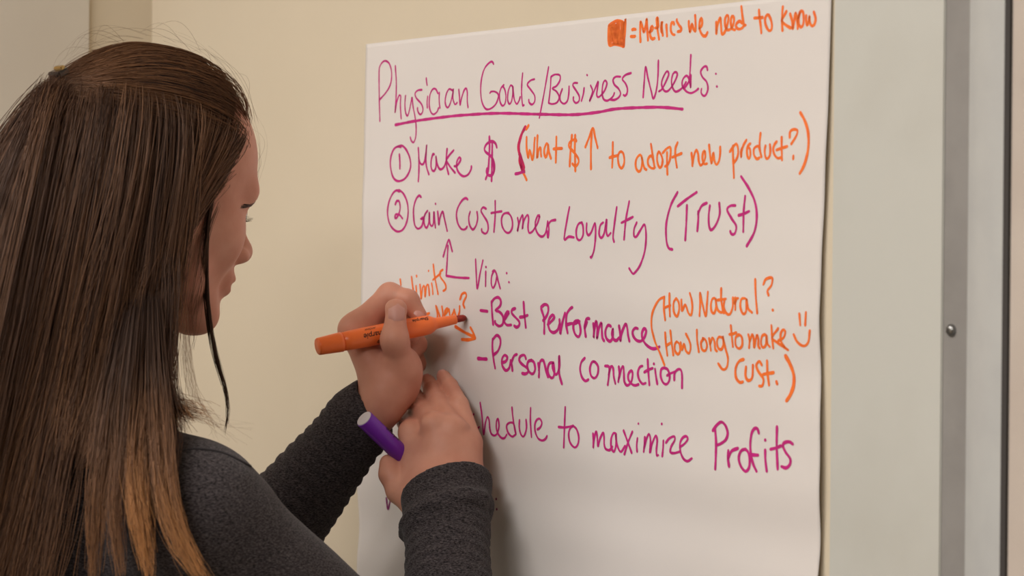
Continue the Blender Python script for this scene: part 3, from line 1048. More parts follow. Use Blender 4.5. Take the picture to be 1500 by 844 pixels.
lhand += [Ell(at(593, 545, 2.648), (.0135, .0150, .021), None, .014), Ell(at(580, 449, th - .0115), (.0088, .0075, .0065), None, .006)]

body_prims = body + group(armR + rhand, 1) + group(armL + lhand, 2)
Vb, Fb = surface(body_prims, 0.0018)
woman = empty("person", np.array([MID[0], MID[1], 0.0]), "woman with long brown hair and charcoal sweater writing on the flip chart sheet", "person")
body_o = adopt(link("body", mesh_np("body", Vb, Fb), M_skin, None, True), woman)

# ---- face details
def ball(c, r, mat, name, parent, scale=(1, 1, 1), R=None, seg=20, label=None):
    bm = bmesh.new(); bmesh.ops.create_uvsphere(bm, u_segments=seg, v_segments=seg // 2, radius=1)
    me = bpy.data.meshes.new(name); bm.to_mesh(me); bm.free()
    Vv = np.empty(len(me.vertices) * 3); me.vertices.foreach_get("co", Vv); Vv = Vv.reshape(-1, 3) * r * np.array(scale)
    if R is not None: Vv = Vv @ R
    me.vertices.foreach_set("co", (Vv + c).ravel()); me.update()
    o = adopt(link(name, me, mat, None, True), parent)
    if label: o["label"] = label
    return o
for sy in (1, -1):
    ball(hw(0.0730, 0.031 * sy, -0.003), 0.0108 * HS, M_eye, "eyeball", woman, R=HR)
    ball(hw(0.0815, 0.031 * sy, -0.005), 0.0052 * HS, M_iris, "iris", woman, (0.5, 1, 1), HR)
    st, rd = [], []
    rng = np.random.RandomState(3)
    for i in range(22):                      # lashes sweep out and down over the lowered lid
        t = i / 21.0; y = (0.019 + 0.026 * t) * sy
        x0 = 0.0800 - 0.020 * (t - 0.35) ** 2 * 2.2
        p0 = np.array([x0, y, -0.0065])
        p1 = p0 + np.array([0.0056, 0.0010 * sy * (t - .4) * 4, -0.0022])
        p2 = p0 + np.array([0.0100 + .002 * rng.rand(), 0.0030 * sy * (t - .3) * 3, -0.0012 + rng.rand() * .003])
        st.append([hw(*p0), hw(*((p0 + p1) / 2)), hw(*p1), hw(*((p1 + p2) / 2)), hw(*p2)])
        rd.append([.00026, .00024, .0002, .00014, .00007])
    Vv, Ff = tubes(np.array(st), np.array(rd)); adopt(link("eyelashes", mesh_np("m", Vv, Ff), M_brow), woman)
    st, rd = [], []
    def on_face(y, z):
        x = .125
        for _ in range(40):
            d_ = float(_field(head, hw(x, y, z)[None])[0]); x -= d_
            if d_ < 1e-5: break
        return np.array([x, y, z])
    for i in range(230):
        t = rng.rand() ** .8; y = (0.010 + 0.047 * t) * sy
        w = rng.rand() - .5
        z = 0.0160 + 0.0015 * math.sin(t * 2.3) - .017 * t * t + w * 0.0070 * (1 - .5 * t)
        q0 = on_face(y, z); q1 = on_face(y + .0050 * sy, z + .0014 - .0042 * t)
        st.append([hw(*(q0 - [.0004, 0, 0])), hw(*((q0 + q1) / 2 + [.0009, 0, 0])), hw(*(q1 + [.0006, 0, 0]))]); rd.append([.00040, .00036, .00012])
    Vv, Ff = tubes(np.array(st), np.array(rd)); adopt(link("eyebrow", mesh_np("m", Vv, Ff), M_brow), woman)

# ---- fingernails
def nail(tip, back_, out, w, l, name="fingernail"):
    """nail plate near tip, lying along (tip - back_), facing out"""
    a = tip - back_; a /= np.linalg.norm(a)
    o_ = out - a * np.dot(out, a); o_ /= np.linalg.norm(o_)
    s = np.cross(a, o_)
    Vv, Ff = [], []
    n1, n2 = 9, 8
    for i in range(n1):
        for j in range(n2):
            x = (i / (n1 - 1) - .5) * 2; y = j / (n2 - 1)
            yy_ = (y - .5) * 2
            ww = math.sqrt(max(0, 1 - abs(yy_) ** 3.2)) * .25 + .75
            Vv.append(tip + s * x * w * .5 * ww + a * (yy_ * l * .5 * (1 - .16 * x * x)) - o_ * (x * x * w * .20 + .0012 * yy_ * yy_))
    for i in range(n1 - 1):
        for j in range(n2 - 1):
            Ff.append([i * n2 + j, (i + 1) * n2 + j, (i + 1) * n2 + j + 1, i * n2 + j + 1])
    Vv = np.array(Vv); n = len(Vv)
    F2 = np.array(Ff)
    Vall = np.vstack([Vv, Vv - o_ * .0006])
    return adopt(link(name, mesh_np("m", Vall, np.vstack([F2, F2[:, ::-1] + n])), M_nail, None, True), woman)
vw = np.array([0, -1.0, 0])
nail(at(581, 457, th - .0232), at(578, 500, th - .032), vw + np.array([.05, 0, .12]), .0145, .0160)
nail(at(617, 459, 2.6520), at(600, 440, 2.652), vw * .7 + np.array([.4, 0, .55]), .0092, .011)
for (px, py, h, bx, by, r) in ((650.0, 552, .0122, 659, 570, .0062), (627, 559, .0130, 633, 572, .0066)):
    c = W_(px, py, h)
    fd = W_(px, py, h) - W_(bx, by, h + .008); fd /= np.linalg.norm(fd)
    o3 = ND * .55 + np.array([0, -.6, .25]); o3 -= fd * np.dot(o3, fd); o3 /= np.linalg.norm(o3)
    nail(c + o3 * r * .99, c + o3 * r * .99 - fd, o3, r * 1.6, r * 1.9)

# ---------------------------------------------------------------- sweater
def knit_material():
    m = bpy.data.materials.new("charcoal_heather_knit"); m.use_nodes = True
    nt = m.node_tree; N = nt.nodes; L = nt.links; b = N["Principled BSDF"]
    b.inputs["Roughness"].default_value = 0.95; b.inputs["Specular IOR Level"].default_value = 0.15
    b.inputs["Sheen Weight"].default_value = 0.08; b.inputs["Sheen Roughness"].default_value = 0.5
    tc = N.new("ShaderNodeTexCoord")
    mp = N.new("ShaderNodeMapping"); mp.inputs["Scale"].default_value = (1, 1, 2.6)
    L.new(tc.outputs["Object"], mp.inputs["Vector"])
    a = N.new("ShaderNodeTexNoise"); a.inputs["Scale"].default_value = 420; a.inputs["Detail"].default_value = 5; a.inputs["Roughness"].default_value = .7
    L.new(mp.outputs["Vector"], a.inputs["Vector"])
    r = N.new("ShaderNodeValToRGB"); r.color_ramp.elements[0].position = .38; r.color_ramp.elements[0].color = srgb(20, 18, 20)
    r.color_ramp.elements[1].position = .72; r.color_ramp.elements[1].color = srgb(96, 88, 90)
    L.new(a.outputs["Fac"], r.inputs["Fac"]); L.new(r.outputs["Color"], b.inputs["Base Color"])
    bp = N.new("ShaderNodeBump"); bp.inputs["Strength"].default_value = .5; bp.inputs["Distance"].default_value = .0008
    L.new(a.outputs["Fac"], bp.inputs["Height"]); L.new(bp.outputs["Normal"], b.inputs["Normal"])
    return m
M_knit = knit_material()
M_seam = material("charcoal_seam", srgb(50, 46, 49), 0.95)
aR = (WR - ER) / np.linalg.norm(WR - ER)
cR = W_(654, 719, .060)
cL = at(548, 591, 2.646)
aL = (WL - EL) / np.linalg.norm(WL - EL)
aL2 = np.array([.85, aL[1] * .6, .50]); aL2 /= np.linalg.norm(aL2)
aR2 = aR + np.array([-.22, .0, .0]); aR2 /= np.linalg.norm(aR2)
def ring_pts(c, a, r, tilt=0.0, n=14, sq=1.0):
    u = np.cross(a, [0, 0, 1]); u /= np.linalg.norm(u); v = np.cross(a, u)
    return [c + (u * math.cos(t) + v * sq * math.sin(t)) * r + a * tilt * math.sin(t + .6) for t in np.arange(n + 1) * 2 * math.pi / n]
def ring(c, a, r, w, tilt=0.0, k=0.008, sq=1.0):
    p = ring_pts(c, a, r, tilt, 14, sq)
    return [Cone(p[i], p[i + 1], w, w, k) for i in range(14)]
sweater = torso(0.004) + [
    Cone(lv(0.95), lv(0.86), 0.163, 0.168, 0.03, (fB, .66)),
    Cone(SR, ER, 0.054, 0.047, 0.04), Cone(ER, cR - aR * .045, 0.044, 0.0350, 0.02), Cone(cR - aR * .036, cR + aR2 * .004, 0.0355, 0.0405, 0.010),
    Cone(SL, EL, 0.054, 0.050, 0.04), Cone(EL, cL - aL * .02, 0.050, 0.0290, 0.02), Cone(cL - aL * .02, cL + aL2 * .004, 0.0290, 0.0270, 0.01)]
sweater += ring(cR - aR * .030, aR2, .0350, .0058, .008, .008)
sweater += [Half(cR + aR2 * 0.002, aR2, 0.075, .004), Half(cL, aL2, 0.055, .004),
    Cone(cR + aR2 * .002, cR + aR2 * .03, 0.0310, 0.0330, .004, None, True),
    Cone(cL + aL2 * .004, cL + aL2 * .03, 0.0225, 0.0245, .004, None, True),
    Ell(np.array([-0.368, 2.408, 1.447]), (0.064, 0.064, 0.050), None, .01, True)]
def folds(P, d):
    near = np.abs(d) < 0.02
    out = np.zeros(len(P))
    if not near.any(): return out
    Q = P[near]
    def along(a, b):
        ba = b - a; L = np.linalg.norm(ba); t = (Q - a) @ ba / L; return t, L
    f = 0.0014 * vnoise(Q * np.array([16, 16, 20])) + 0.0006 * vnoise(Q * np.array([55, 55, 70]) + 9)
    for (a, b, amp) in ((EL, cL, 0.0012), (ER, cR, 0.0009)):
        t, L = along(a, b)
        q = Q - (a + np.outer(t / L, b - a))
        dist = np.sqrt((q * q).sum(1))
        w = ((t > -0.02) & (dist < 0.062)) * np.clip(t / L + .3, 0, 1) * np.clip((L - .01 - t) / .03, 0, 1)
        ph = 560 * t + 3.4 * vnoise(Q * 24 + 4) + 30 * q[:, 0]
        f = f - w * amp * np.sin(ph)
    out[near] = f
    return out
Vs_, Fs_ = surface(sweater, 0.0029, folds, 0.006)
sweater_o = adopt(link("sweater", mesh_np("sweater", Vs_, Fs_), M_knit, None, True), woman)

# shoulder seam, laid on the sweater's surface
def hit(px, py, D0, prims=None):
    D_ = D0
    for _ in range(60):
        d_ = float(_field(prims, at(px, py, D_)[None])[0])
        D_ += d_
        if abs(d_) < 1e-5: break
    return at(px, py, D_)
_t = [q for q in sweater if not q.sub]
seam = [(236, 668), (255, 663), (285, 657), (326, 663), (367, 683), (398, 712), (420, 745)]
SP = np.array([hit(x, y, 2.05, _t) for x, y in catmull(seam[:5], 6.0)])
Vv, Ff = tubes(SP[None] - np.array([0, .0006, 0]), np.full((1, len(SP)), .0011), 6)
adopt(link("shoulder_seam", mesh_np("m", Vv, Ff), M_seam, None, True), woman)

# trousers and shoes (below the frame)
hipc = lv(0.90, -0.005)
legs = [Cone(lv(0.93), lv(0.86), 0.150, 0.160, 0.04, (fB, .66))]
shoe = []
for s in (1, -1):
    hp = lv(0.86) + rB * 0.085 * s; kn = lv(0.48, 0.01) + rB * 0.09 * s; an = lv(0.09, -0.02) + rB * 0.095 * s
    legs += [Cone(hp, kn, 0.083, 0.056, 0.04), Cone(kn, an, 0.056, 0.042, 0.02)]
    shoe.append([Cone(an + ZD * -.045, an + fB * .13 + ZD * -.060, 0.038, 0.030, .02), Cone(an + ZD * .0, an + ZD * -.045, 0.040, 0.040, .02), Half(np.array([an[0], an[1], 0.001]), (0, 0, -1), .3, .002)])
M_denim = material("dark_trousers", srgb(48, 50, 60), 0.9, noise=(300, srgb(60, 62, 74), .4, .7))
M_shoe = material("black_shoe", srgb(38, 36, 36), 0.5)
Vv, Ff = surface(legs, 0.006); adopt(link("trousers", mesh_np("m", Vv, Ff), M_denim, None, True), woman)
for sh in shoe:
    Vv, Ff = surface(sh, 0.004); adopt(link("shoe", mesh_np("m", Vv, Ff), M_shoe, None, True), woman)
# ---------------------------------------------------------------- markers
def axis_matrix(tail, tip, up=(0, 0, 1)):
    x = Vector(tip - tail).normalized(); z = Vector(up); y = z.cross(x).normalized(); z = x.cross(y)
    m = Matrix((x, y, z)).transposed().to_4x4(); m.translation = Vector(tail)
    return m
M_op = material("orange_marker_plastic", srgb(255, 124, 58), 0.32, spec=0.5)
M_ot = material("dark_orange_felt_tip", srgb(150, 36, 22), 0.7, noise=(500, srgb(120, 28, 18), .4, .7))
M_print = material("black_print", srgb(40, 22, 18), 0.5)
M_pp = material("purple_marker_plastic", srgb(112, 36, 164), 0.3, spec=0.5)
M_pw = material("pale_marker_end", srgb(206, 200, 206), 0.45)
L_ = float(np.linalg.norm(PEN_B - PEN_T))
pen = empty("highlighter_marker", PEN_B, "orange marker held in the upper hand with its dark tip touching the paper", "marker")
pm = axis_matrix(PEN_B, PEN_T)
def pen_part(name, prof, mat, M, root, seg=40, sq=None):
    me = lathe(prof, seg)
    if sq:
        for v in me.vertices: v.co.z *= sq; 
    me.transform(M)
    return adopt(link(name, me, mat, None, True), root)
r0 = 0.0088
pen_part("cap", [(0, .0070), (.0006, .0075), (.002, .0077), (.020, .0087), (.0225, .0088), (.0228, .0085)], M_op, pm, pen)
pen_part("barrel", [(.0232, .0076), (.0235, .0082), (.030, .0086), (.045, .0089), (L_ * .60, .0089), (L_ * .70, .0088), (L_ * .745, .0084), (L_ * .765, .0072), (L_ * .785, .0055), (L_ * .80, .0050), (L_ * .925, .0041), (L_ * .93, .0036)], M_op, pm, pen)
pen_part("felt_tip", [(L_ * .92, .0036), (L_ * .955, .0040), (L_ * .98, .0036), (L_ * .993, .0024), (L_, .0008)], M_ot, pm, pen, sq=.8)

def wrapped_text(txt, size, R, M, root, x0, ang0, mat, flip=False, name="printed_lettering"):
    """flat lettering wrapped on a barrel of radius R around the x axis of M"""
    cu = bpy.data.curves.new("t", 'FONT'); cu.body = txt; cu.size = size; cu.resolution_u = 3; cu.shear = 0.25; cu.offset = size * .014
    to = bpy.data.objects.new("t", cu); COL.objects.link(to)
    dg = bpy.context.evaluated_depsgraph_get(); dg.update()
    me = bpy.data.meshes.new_from_object(to.evaluated_get(dg))
    COL.objects.unlink(to); bpy.data.objects.remove(to)
    bm = bmesh.new(); bm.from_mesh(me)
    bmesh.ops.triangulate(bm, faces=bm.faces)
    for _ in range(1): bmesh.ops.subdivide_edges(bm, edges=bm.edges[:], cuts=1)
    for v in bm.verts:
        x, y = v.co.x, v.co.y
        if flip: x, y = -x, -y
        a = ang0 + y / R
        v.co = Vector((x0 + x, -math.cos(a) * (R + .00012), math.sin(a) * (R + .00012)))
    bm.to_mesh(me); bm.free(); me.transform(M)
    return adopt(link(name, me, mat), root)
wrapped_text("Sharpie", .0068, .0089, pm, pen, L_ * .43, .42, M_print, True)
wrapped_text("ACCENT", .0026, .0089, pm, pen, L_ * .38, 1.0, M_print, True)
wrapped_text("Sharpie", .0052, .0089, pm, pen, L_ * .735, 1.0, M_print, True)
o_ = wrapped_text("®", .0050, .0089, pm, pen, L_ * .40, -.42, M_print, True, "printed_mark")

ax = np.array([.61, .48, -.62]); ax /= np.linalg.norm(ax)
P_E = W_(533, 613, 0.118)
P_E2 = P_E + ax * 0.122
pur = empty("purple_marker", P_E, "purple capped marker with pale end held under the lower hand", "marker")
pm2 = axis_matrix(P_E, P_E2)
pen_part("barrel", [(.0006, .0077), (.001, .0080), (.080, .0082), (.0805, .0080)], M_pp, pm2, pur)
pen_part("end_plug", [(-.0002, .0068), (.0, .0073), (.0012, .0075)], M_pw, pm2, pur)["label"] = "pale round end"
pen_part("cap", [(.0807, .0078), (.081, .0082), (.112, .0080), (.120, .0068), (.122, .0050)], M_pp, pm2, pur)
wrapped_text("Sharpie", .0060, .0082, pm2, pur, .020, .62, M_print)
# ---------------------------------------------------------------- hair
def hair_material():
    m = bpy.data.materials.new("brown_hair"); m.use_nodes = True
    nt = m.node_tree; N = nt.nodes; L = nt.links; b = N["Principled BSDF"]
    b.inputs["Roughness"].default_value = 0.48; b.inputs["Specular IOR Level"].default_value = 0.16
    at_ = N.new("ShaderNodeAttribute"); at_.attribute_name = "tint"
    r = N.new("ShaderNodeValToRGB")
    e = r.color_ramp.elements
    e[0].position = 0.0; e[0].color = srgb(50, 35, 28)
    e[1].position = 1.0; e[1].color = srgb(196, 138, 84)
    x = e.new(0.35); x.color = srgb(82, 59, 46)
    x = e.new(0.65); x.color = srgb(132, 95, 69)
    L.new(at_.outputs["Fac"], r.inputs["Fac"]); L.new(r.outputs["Color"], b.inputs["Base Color"])
    return m
M_hair = hair_material()
M_scalp = material("dark_brown_scalp_hair", srgb(42, 29, 23), 0.85, spec=0.1)
rng = np.random.RandomState(11)

SC = np.array([-0.012, 0, 0.034]); SRAD = np.array([0.098, 0.075, 0.085])
def loc2w(Q): return HC + HS * (Q @ HR)
cap_cut = hdir(.877, 0, -.482)
cap = [hell(tuple(SC), (0.1015, 0.0785, 0.0885), 0.01), hell((-0.045, 0, -0.015), (0.060, 0.058, 0.055), 0.03),
       Half(hw(.877 * .015, 0, -.482 * .015), cap_cut, 0.4, .004)]
Vv, Ff = surface(cap, 0.0030)
adopt(link("scalp_hair", mesh_np("m", Vv, Ff), M_scalp, None, True), woman)

coll = [hell(tuple(SC), tuple(SRAD), .01), hell((0.030, 0, -0.038), (0.058, 0.057, 0.062), 0.03), Cone(hw(-0.018, 0, -0.040), np.array([-0.372, 2.405, 1.385]), 0.050, 0.060, 0.02)] \
    + torso(0.006) + [Cone(SR, ER, 0.058, 0.054, 0.04), Cone(SL, EL, 0.058, 0.054, 0.04)]
def cgrad(P, e=0.002):
    d0 = _field(coll, P)
    G = np.stack([_field(coll, P + np.eye(3)[i] * e) - d0 for i in range(3)], 1) / e
    return d0, G / (np.linalg.norm(G, axis=1, keepdims=True) + 1e-9)

def roots(n, accept):
    out = []
    while len(out) < n:
        v = rng.normal(size=(4000, 3)); v /= np.linalg.norm(v, axis=1, keepdims=True)
        p = SC + v * SRAD
        ok = (.877 * p[:, 0] - .482 * p[:, 2] < .0205) & (p[:, 2] > -.062) & ~((p[:, 2] < -.005) & (p[:, 0] > -.020)) & accept(p)
        out += list(p[ok])
    return np.array(out[:n])

K = 22
def simulate(P0_, dir0, gdir, off, length, m=0.78, ramp=5.0, gdir0=None, turn=.13, gdir2=None, turn2=.30, hug=False):
    """lets strands hang from P0_, sliding over head, neck and sweater"""
    n = len(P0_); ds = (length / (K - 1))[:, None]
    path = np.zeros((n, K, 3)); path[:, 0] = P0_
    p = P0_.copy(); d = dir0 / np.linalg.norm(dir0, axis=1, keepdims=True)
    for k in range(1, K):
        g_ = gdir
        if gdir0 is not None:
            w = np.clip(k * ds / turn, 0, 1) ** 2
            g_ = gdir0 * (1 - w) + gdir * w
        if gdir2 is not None:
            w = np.clip((k * ds - turn2) / .12, 0, 1)
            g_ = g_ * (1 - w) + gdir2 * w
        d = m * d + (1 - m) * g_; d /= np.linalg.norm(d, axis=1, keepdims=True)
        q = p + d * ds
        f, g = cgrad(q)
        o = off * min(1.0, k / ramp + .15)
        pen_ = np.clip(o - f, 0, .03)
        if hug: pen_ = np.clip(o - f, -.02, .03)
        q = q + g * pen_[:, None]
        nd = q - p; l = np.linalg.norm(nd, axis=1, keepdims=True) + 1e-9
        nd /= l; q = p + nd * ds
        d = 0.5 * d + 0.5 * nd; d /= np.linalg.norm(d, axis=1, keepdims=True)
        path[:, k] = q; p = q
    return path

def clump(path, n_cl, amount, power=1.4):
    n = len(path); idx = rng.choice(n, n_cl, replace=False)
    r = path[:, 3]; c = path[idx, 3]
    best = np.zeros(n, int); bd = np.full(n, 1e9)
    for j in range(n_cl):
        dd = ((r - c[j]) ** 2).sum(1); s = dd < bd; best[s] = j; bd[s] = dd[s]
    t = (np.linspace(0, 1, K) ** power)[None, :, None]
    am = (amount * (0.55 + 0.6 * rng.rand(n)))[:, None, None]
    return path + (path[idx[best]] - path) * np.clip(t * am, 0, .93), best, rng.rand(n_cl)[best]

def wave(path, amp):
    n = len(path); t = np.linspace(0, 1, K)[None, :]
    for ax_ in range(3):
        ph = rng.rand(n, 1) * 6.28; fr = 2 + 4 * rng.rand(n, 1)
        path[:, :, ax_] += amp * t * np.sin(fr * t * 6.28 * .5 + ph) * rng.rand(n, 1)
    return path

hair_V, hair_F, hair_T, hair_n = [], [], [], 0
def add_strands(name, path, tint, r0=0.00029, sides=3):
    n, k, _ = path.shape
    rr = r0 * (0.55 + .75 * rng.rand(n))[:, None] * (np.linspace(1.0, 0.30, k) ** .7 * np.clip(np.linspace(.35, 12, k), 0, 1))[None, :]
    V, F = tubes(path, rr, sides)
    me = mesh_np(name, V, F)
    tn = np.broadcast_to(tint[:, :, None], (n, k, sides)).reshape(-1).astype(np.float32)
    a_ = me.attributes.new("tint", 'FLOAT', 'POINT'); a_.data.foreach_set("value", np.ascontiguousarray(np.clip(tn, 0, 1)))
    o = adopt(link(name, me, M_hair, None, True), woman)
    o["kind"] = "stuff"
    return o

CLIPQ = np.array([-0.112, 0.0, 0.058])
CLIPW = loc2w(CLIPQ[None] * 1.0)[0] + hdir(-1, 0, .6) * .006
T = np.linspace(0, 1, K)[None, :]
NF, NT_, NS = 6100, 2300, 2300

# (1) hair below the band, hanging from the side and back of the head
Q = roots(NF, lambda p: (p[:, 2] < .080) & (.877 * p[:, 0] - .482 * p[:, 2] < .0135) & ~((p[:, 2] < .004) & (p[:, 0] > -.046)) & (rng.rand(len(p)) < np.where(p[:, 1] < .02, 1.0, .22)))
bk = np.clip((.045 - Q[:, 0]) / .12, 0, 1)                       # 0 at the temple, 1 at the back
fr_ = np.clip((Q[:, 0] + .030) / .085, 0, 1)                       # strands that sweep back over the ear first
side = np.sign(Q[:, 1])
loc_dir = np.stack([-.15 - .6 * fr_, side * .15, -1.0 + .15 * fr_], 1)
away = Q - np.array([-.108, 0, .066]); away /= np.linalg.norm(away, axis=1, keepdims=True)
away[:, 0] = np.minimum(away[:, 0], 0); away[:, 1] *= .4
loc_dir = loc_dir + 1.0 * away * (bk * (1 - fr_))[:, None]
dw = loc_dir @ HR + rng.normal(size=(NF, 3)) * .09
jit = rng.normal(size=(NF, 1))
gd = np.concatenate([-.06 - .14 * bk[:, None] + .03 * jit, -.04 - .08 * bk[:, None], -np.ones((NF, 1))], 1)
gd0 = gd * (1 - fr_[:, None]) + (hdir(-.98, 0, -1.0)[None]) * fr_[:, None]
gd2 = np.concatenate([-.32 + .05 * jit, -.20 * np.ones((NF, 1)), -np.ones((NF, 1))], 1)
layer = rng.rand(NF) ** .8
off = .003 + layer * (.008 + .020 * bk)
rw = loc2w(Q); rpx = CX + FPX * rw[:, 0] / rw[:, 1]
short = rng.rand(NF) < np.clip((rpx - 130) / 70, 0, 1)
length = np.where(short, (rw[:, 2] - 1.385) * 1.05 + .045 * rng.rand(NF), .38 + .06 * bk + .06 * rng.rand(NF))
path = simulate(rw, dw, gd, off, length, .78, 5.0, gd0, .02 + .20 * fr_[:, None] + .02 * rng.rand(NF, 1), gd2, .24 + .05 * rng.rand(NF, 1))
path, cl, ct = clump(path, 170, .62)
path += (vnoise(np.stack([cl * 7.3, cl * 3.1, cl * 0.0], 1))[:, None, None] * .5 + rng.normal(size=(NF, 1, 3)) * .12) * .012 * (T ** 1.3)[..., None]
path += (np.sin(T * (5 + 3 * ct[:, None]) + cl[:, None]) * .0035 * T)[..., None] * np.array([1, -.6, 0])
path = wave(path, .0055)
tint = .13 * np.clip(T / .25, 0, 1) + .05 + .26 * layer[:, None] * ct[:, None] + .16 * ct[:, None] + .10 * rng.rand(NF, 1) + (.30 - .12 * bk[:, None]) * np.clip(T - .45, 0, 1) * 1.6  # darker roots, with the shade under the gathered band put into the tint
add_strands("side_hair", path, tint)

# (2) hair gathered from the forehead over the crown to the clip
Q = roots(NS, lambda p: (p[:, 2] > .047 + .0 * p[:, 0]) & (p[:, 0] > -.095) & (rng.rand(len(p)) < np.where(p[:, 1] < .03, 1.0, .5)))
a = (Q - SC) / SRAD; a /= np.linalg.norm(a, axis=1, keepdims=True)
b = (CLIPQ - SC) / SRAD; b = b / np.linalg.norm(b)
om = np.arccos(np.clip(a @ b, -1, 1))[:, None]
so = np.sin(om) + 1e-6
S = (np.sin((1 - T) * om) / so)[..., None] * a[:, None] + (np.sin(T * om) / so)[..., None] * b
lay = rng.rand(NS, 1)
front = np.clip((Q[:, 0:1] - .02) / .05, 0, 1)
lift = (.0025 + .0060 * lay) * np.clip(np.sin(np.pi * np.clip(T * 1.0, 0, 1)) ** .5 + .25, 0, 1.1) + (.003 + .008 * lay) * front * np.exp(-((T - .16) / .16) ** 2)
side_sag = -.018 * np.sin(np.pi * T) * np.clip(-Q[:, 1:2] / .05, -1, 1) * (om / 1.5)
Pl = SC + S * (SRAD + 0) + S * lift[..., None]
Pl[:, :, 2] += -np.abs(side_sag) * 0.5
path = loc2w(Pl.reshape(-1, 3)).reshape(NS, K, 3)
cw = loc2w(CLIPQ[None])[0] + hdir(-1, 0, .5) * .006
path += ((cw + rng.normal(size=(NS, 1, 3)) * .0035) - path[:, -1:]) * (T ** 5)[..., None]
path = wave(path, .0012)
ct = vnoise(Q * 160)[:, None] * .5 + .5
tint = .35 + .24 * ct + .12 * rng.rand(NS, 1) + .08 * lay - .12 * T ** 4
add_strands("gathered_hair", path, tint)

# fine short hairs along the hairline, combed back
nb_ = 1600
Q = roots(nb_ * 5, lambda p: (p[:, 2] > .01) & (p[:, 1] < .05))
Q = Q[np.argsort(-(.877 * Q[:, 0] - .482 * Q[:, 2]))[:nb_]]
Q = Q + np.array([.0022, 0, -.0012]) * rng.rand(nb_, 1) * 1.6
a = (Q - SC) / SRAD; a /= np.linalg.norm(a, axis=1, keepdims=True)
Q = SC + a * SRAD * 1.002
up = np.clip((Q[:, 2] - .03) / .04, 0, 1)[:, None]
upx = np.clip((Q[:, 0:1] - .01) / .06, -.4, 1)
gb = ((hdir(-1.0, 0, 0)[None] + hdir(0, 0, .8)[None] * upx) * up + hdir(-.75, 0, -.8)[None] * (1 - up)) + rng.normal(size=(nb_, 3)) * .10
path = simulate(loc2w(Q), gb, gb, .0012 + .004 * rng.rand(nb_), .03 + .05 * rng.rand(nb_), .7, 3.0, hug=True)
add_strands("hairline_hair", path, .34 + .25 * rng.rand(nb_, 1) + 0 * T, .00015)

# (3) the tail that falls from the clip over the back
n = NT_
ang = rng.rand(n) * 2 - 1
P_ = CLIPW + rng.normal(size=(n, 3)) * np.array([.006, .006, .004])
dw = hdir(-.55, 0, -.9)[None] + hdir(0, 1, 0)[None] * (ang * .75 - .12)[:, None] + rng.normal(size=(n, 3)) * .10
layer = rng.rand(n)
gd = np.stack([-.13 - .10 * rng.rand(n), -.14 + .05 * ang, -np.ones(n)], 1)
path = simulate(P_, dw, gd, .006 + .014 * layer, .42 + .07 * rng.rand(n), .80, 9.0)
path, cl, ct = clump(path, 60, .5)
path = wave(path, .005)
tint = .17 + .22 * ct[:, None] + .12 * rng.rand(n, 1) + .10 * layer[:, None] + .25 * np.clip(T - .4, 0, 1)
add_strands("falling_hair", path, tint)

# (4) loose locks, given by a few points each
def lock(pts, nst, spread, tint0, tint1, name, taper=.35, r0=.00033):
    C = catmull(np.array([at(*p) for p in pts]), .004)
    s_ = np.linspace(0, len(C) - 1, K); C = np.stack([np.interp(s_, np.arange(len(C)), C[:, i]) for i in range(3)], 1)
    offs = rng.normal(size=(nst, 1, 3)) * spread
    w = (np.sin(np.pi * np.clip(T * .93 + .05, 0, 1)) ** .6 * (1 - taper) + taper)[..., None]
    path = C[None] + offs * w
    path = wave(path, spread * 1.0)
    ln = (.75 + .25 * rng.rand(nst))[:, None]
    idx = T * ln * (K - 1); i0 = np.clip(idx.astype(int), 0, K - 2); fr = (idx - i0)[..., None]
    r = np.arange(nst)[:, None]
    path = path[r, i0] * (1 - fr) + path[r, i0 + 1] * fr
    tint = tint0 + (tint1 - tint0) * T + .16 * rng.rand(nst, 1)
    return add_strands(name, path, tint, r0)
def hd(px, py, off=.005):
    p = hit(px, py, 2.15, head); return (px, py, float(p[1]) - off)
_c = hd(303, 440, .006)[2]
lock([hd(336, 205, -.004), hd(318, 258, .003), hd(305, 320), hd(302, 385), (303, 440, _c), (313, 510, _c - .002), (331, 575, _c - .004), (334, 610, _c - .004), (328, 640, _c - .005)], 70, .0011, .08, .20, "loose_lock", .25)
lock([hd(316, 300, .002), hd(300, 340, .004), hd(290, 400, .004), (280, 470, _c), (272, 540, _c - .004)], 34, .0034, .30, .46, "wispy_lock", .5, .00016)
lock([(250, 250, 2.420), (245, 330, 2.385), (240, 420, 2.360), (238, 520, 2.345), (246, 600, 2.330), (256, 640, 2.305), (248, 700, 2.275)], 200, .0044, .10, .26, "loose_lock")
lock([(258, 280, 2.410), (254, 340, 2.376), (252, 420, 2.350), (250, 500, 2.342), (258, 580, 2.330), (276, 625, 2.318)], 26, .0040, .10, .26, "loose_lock")
lock([(215, 440, 2.345), (210, 560, 2.330), (203, 640, 2.296), (200, 700, 2.272), (205, 760, 2.252), (220, 850, 2.238)], 300, .0048, .05, .86, "golden_lock")
lock([(226, 440, 2.345), (230, 560, 2.330), (236, 650, 2.286), (242, 720, 2.262), (262, 790, 2.246), (305, 862, 2.236)], 340, .0050, .05, .80, "golden_lock")
lock([(190, 440, 2.345), (166, 560, 2.320), (152, 650, 2.290), (142, 740, 2.272), (136, 870, 2.262)], 220, .0040, .10, .62, "golden_lock")
lock([(200, 440, 2.345), (186, 560, 2.320), (178, 660, 2.286), (168, 740, 2.264), (176, 850, 2.250)], 180, .0040, .08, .60, "golden_lock")

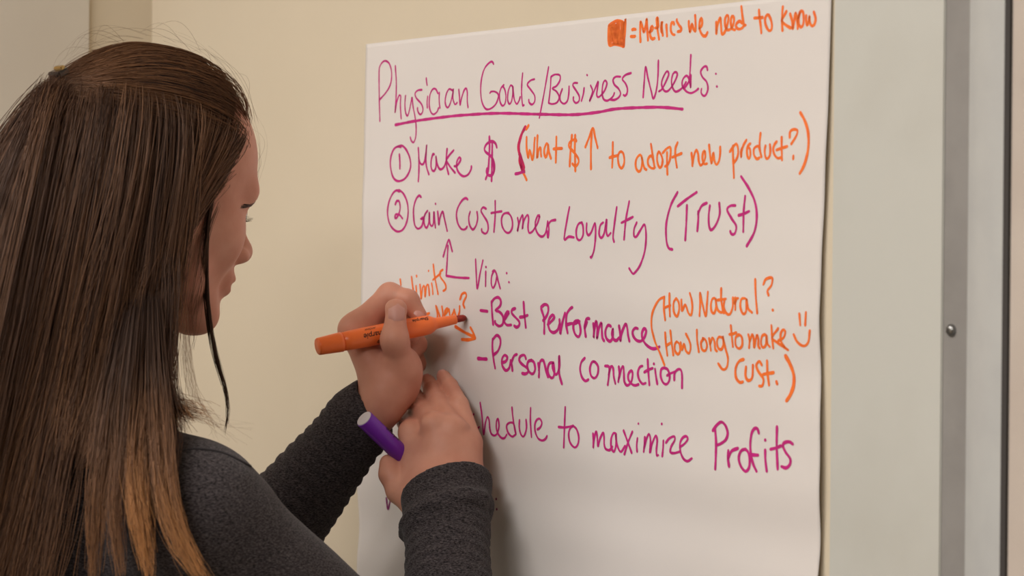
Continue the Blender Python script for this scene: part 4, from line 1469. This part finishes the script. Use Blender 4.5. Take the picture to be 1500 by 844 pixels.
# (5) single flyaway hairs
fl = []
for i in range(46):
    q = SC + SRAD * 1.06 * np.array([math.cos(t_ := rng.rand() * 3.0) * .98, -.25 + .3 * rng.rand(), math.sin(t_)])
    p = loc2w(q[None])[0]; o_ = p - HC; o_ /= np.linalg.norm(o_)
    tn = np.cross(o_, hL); L_f = .03 + .06 * rng.rand(); b_ = .004 + .016 * rng.rand()
    tt = np.linspace(0, 1, K)[:, None]
    fl.append(p + tn * (tt - .3) * L_f + o_ * (b_ * np.sin(np.pi * tt * .9) + .004) + hL * .01 * (rng.rand() - .5) * tt)
for i in range(26):
    x0 = 262 + rng.rand() * 14
    C = catmull(np.array([at(x0, 430 + 90 * rng.rand(), 2.352), at(x0 + 4 + 10 * rng.rand(), 560, 2.345), at(x0 + 14 + 36 * rng.rand(), 600 + 20 * rng.rand(), 2.335), at(x0 + 40 + 70 * rng.rand(), 618 + 36 * rng.rand(), 2.325)]), .004)
    s_ = np.linspace(0, len(C) - 1, K); fl.append(np.stack([np.interp(s_, np.arange(len(C)), C[:, i]) for i in range(3)], 1))
add_strands("flyaway_hair", np.array(fl), np.full((len(fl), K), .55), .00011)

# hair clip at the crown
M_gold = material("brushed_gold_metal", srgb(190, 160, 105), 0.3, 1.0)
M_clip = material("dark_brown_clip_plastic", srgb(46, 34, 28), 0.3)
ck = CLIPW + hdir(-.2, 0, 1) * .011
clip = empty("hair_clip", ck, "small dark hair clip with a gold bar at the crown of the hair", "hair clip")
def clip_box(name, c, s, mat, bev=.0008):
    bm = bmesh.new(); bmesh.ops.create_cube(bm, size=1)
    for v in bm.verts: v.co = Vector((v.co.x * s[0], v.co.y * s[1], v.co.z * s[2]))
    bmesh.ops.bevel(bm, geom=bm.edges[:], offset=bev, segments=2, affect='EDGES')
    R_ = np.array([hF, hL, hU]); R_ = np.array([hF * .8 + hU * .6, hL, hU * .8 - hF * .6]); 
    for v in bm.verts: v.co = Vector(ck + (np.array(v.co) + np.array(c)) @ R_)
    me = bpy.data.meshes.new("m"); bm.to_mesh(me); bm.free()
    return adopt(link(name, me, mat), clip)
clip_box("clip_body", (0, 0, -.001), (.010, .016, .005), M_clip)
clip_box("gold_bar", (.001, -.002, .003), (.0045, .011, .003), M_gold)
for sx in (-1, 1):
    for sy in (-1, 0, 1):
        clip_box("clip_tooth", (sx * .0050, sy * .005, -.005), (.0022, .0020, .008), M_clip, .0005)
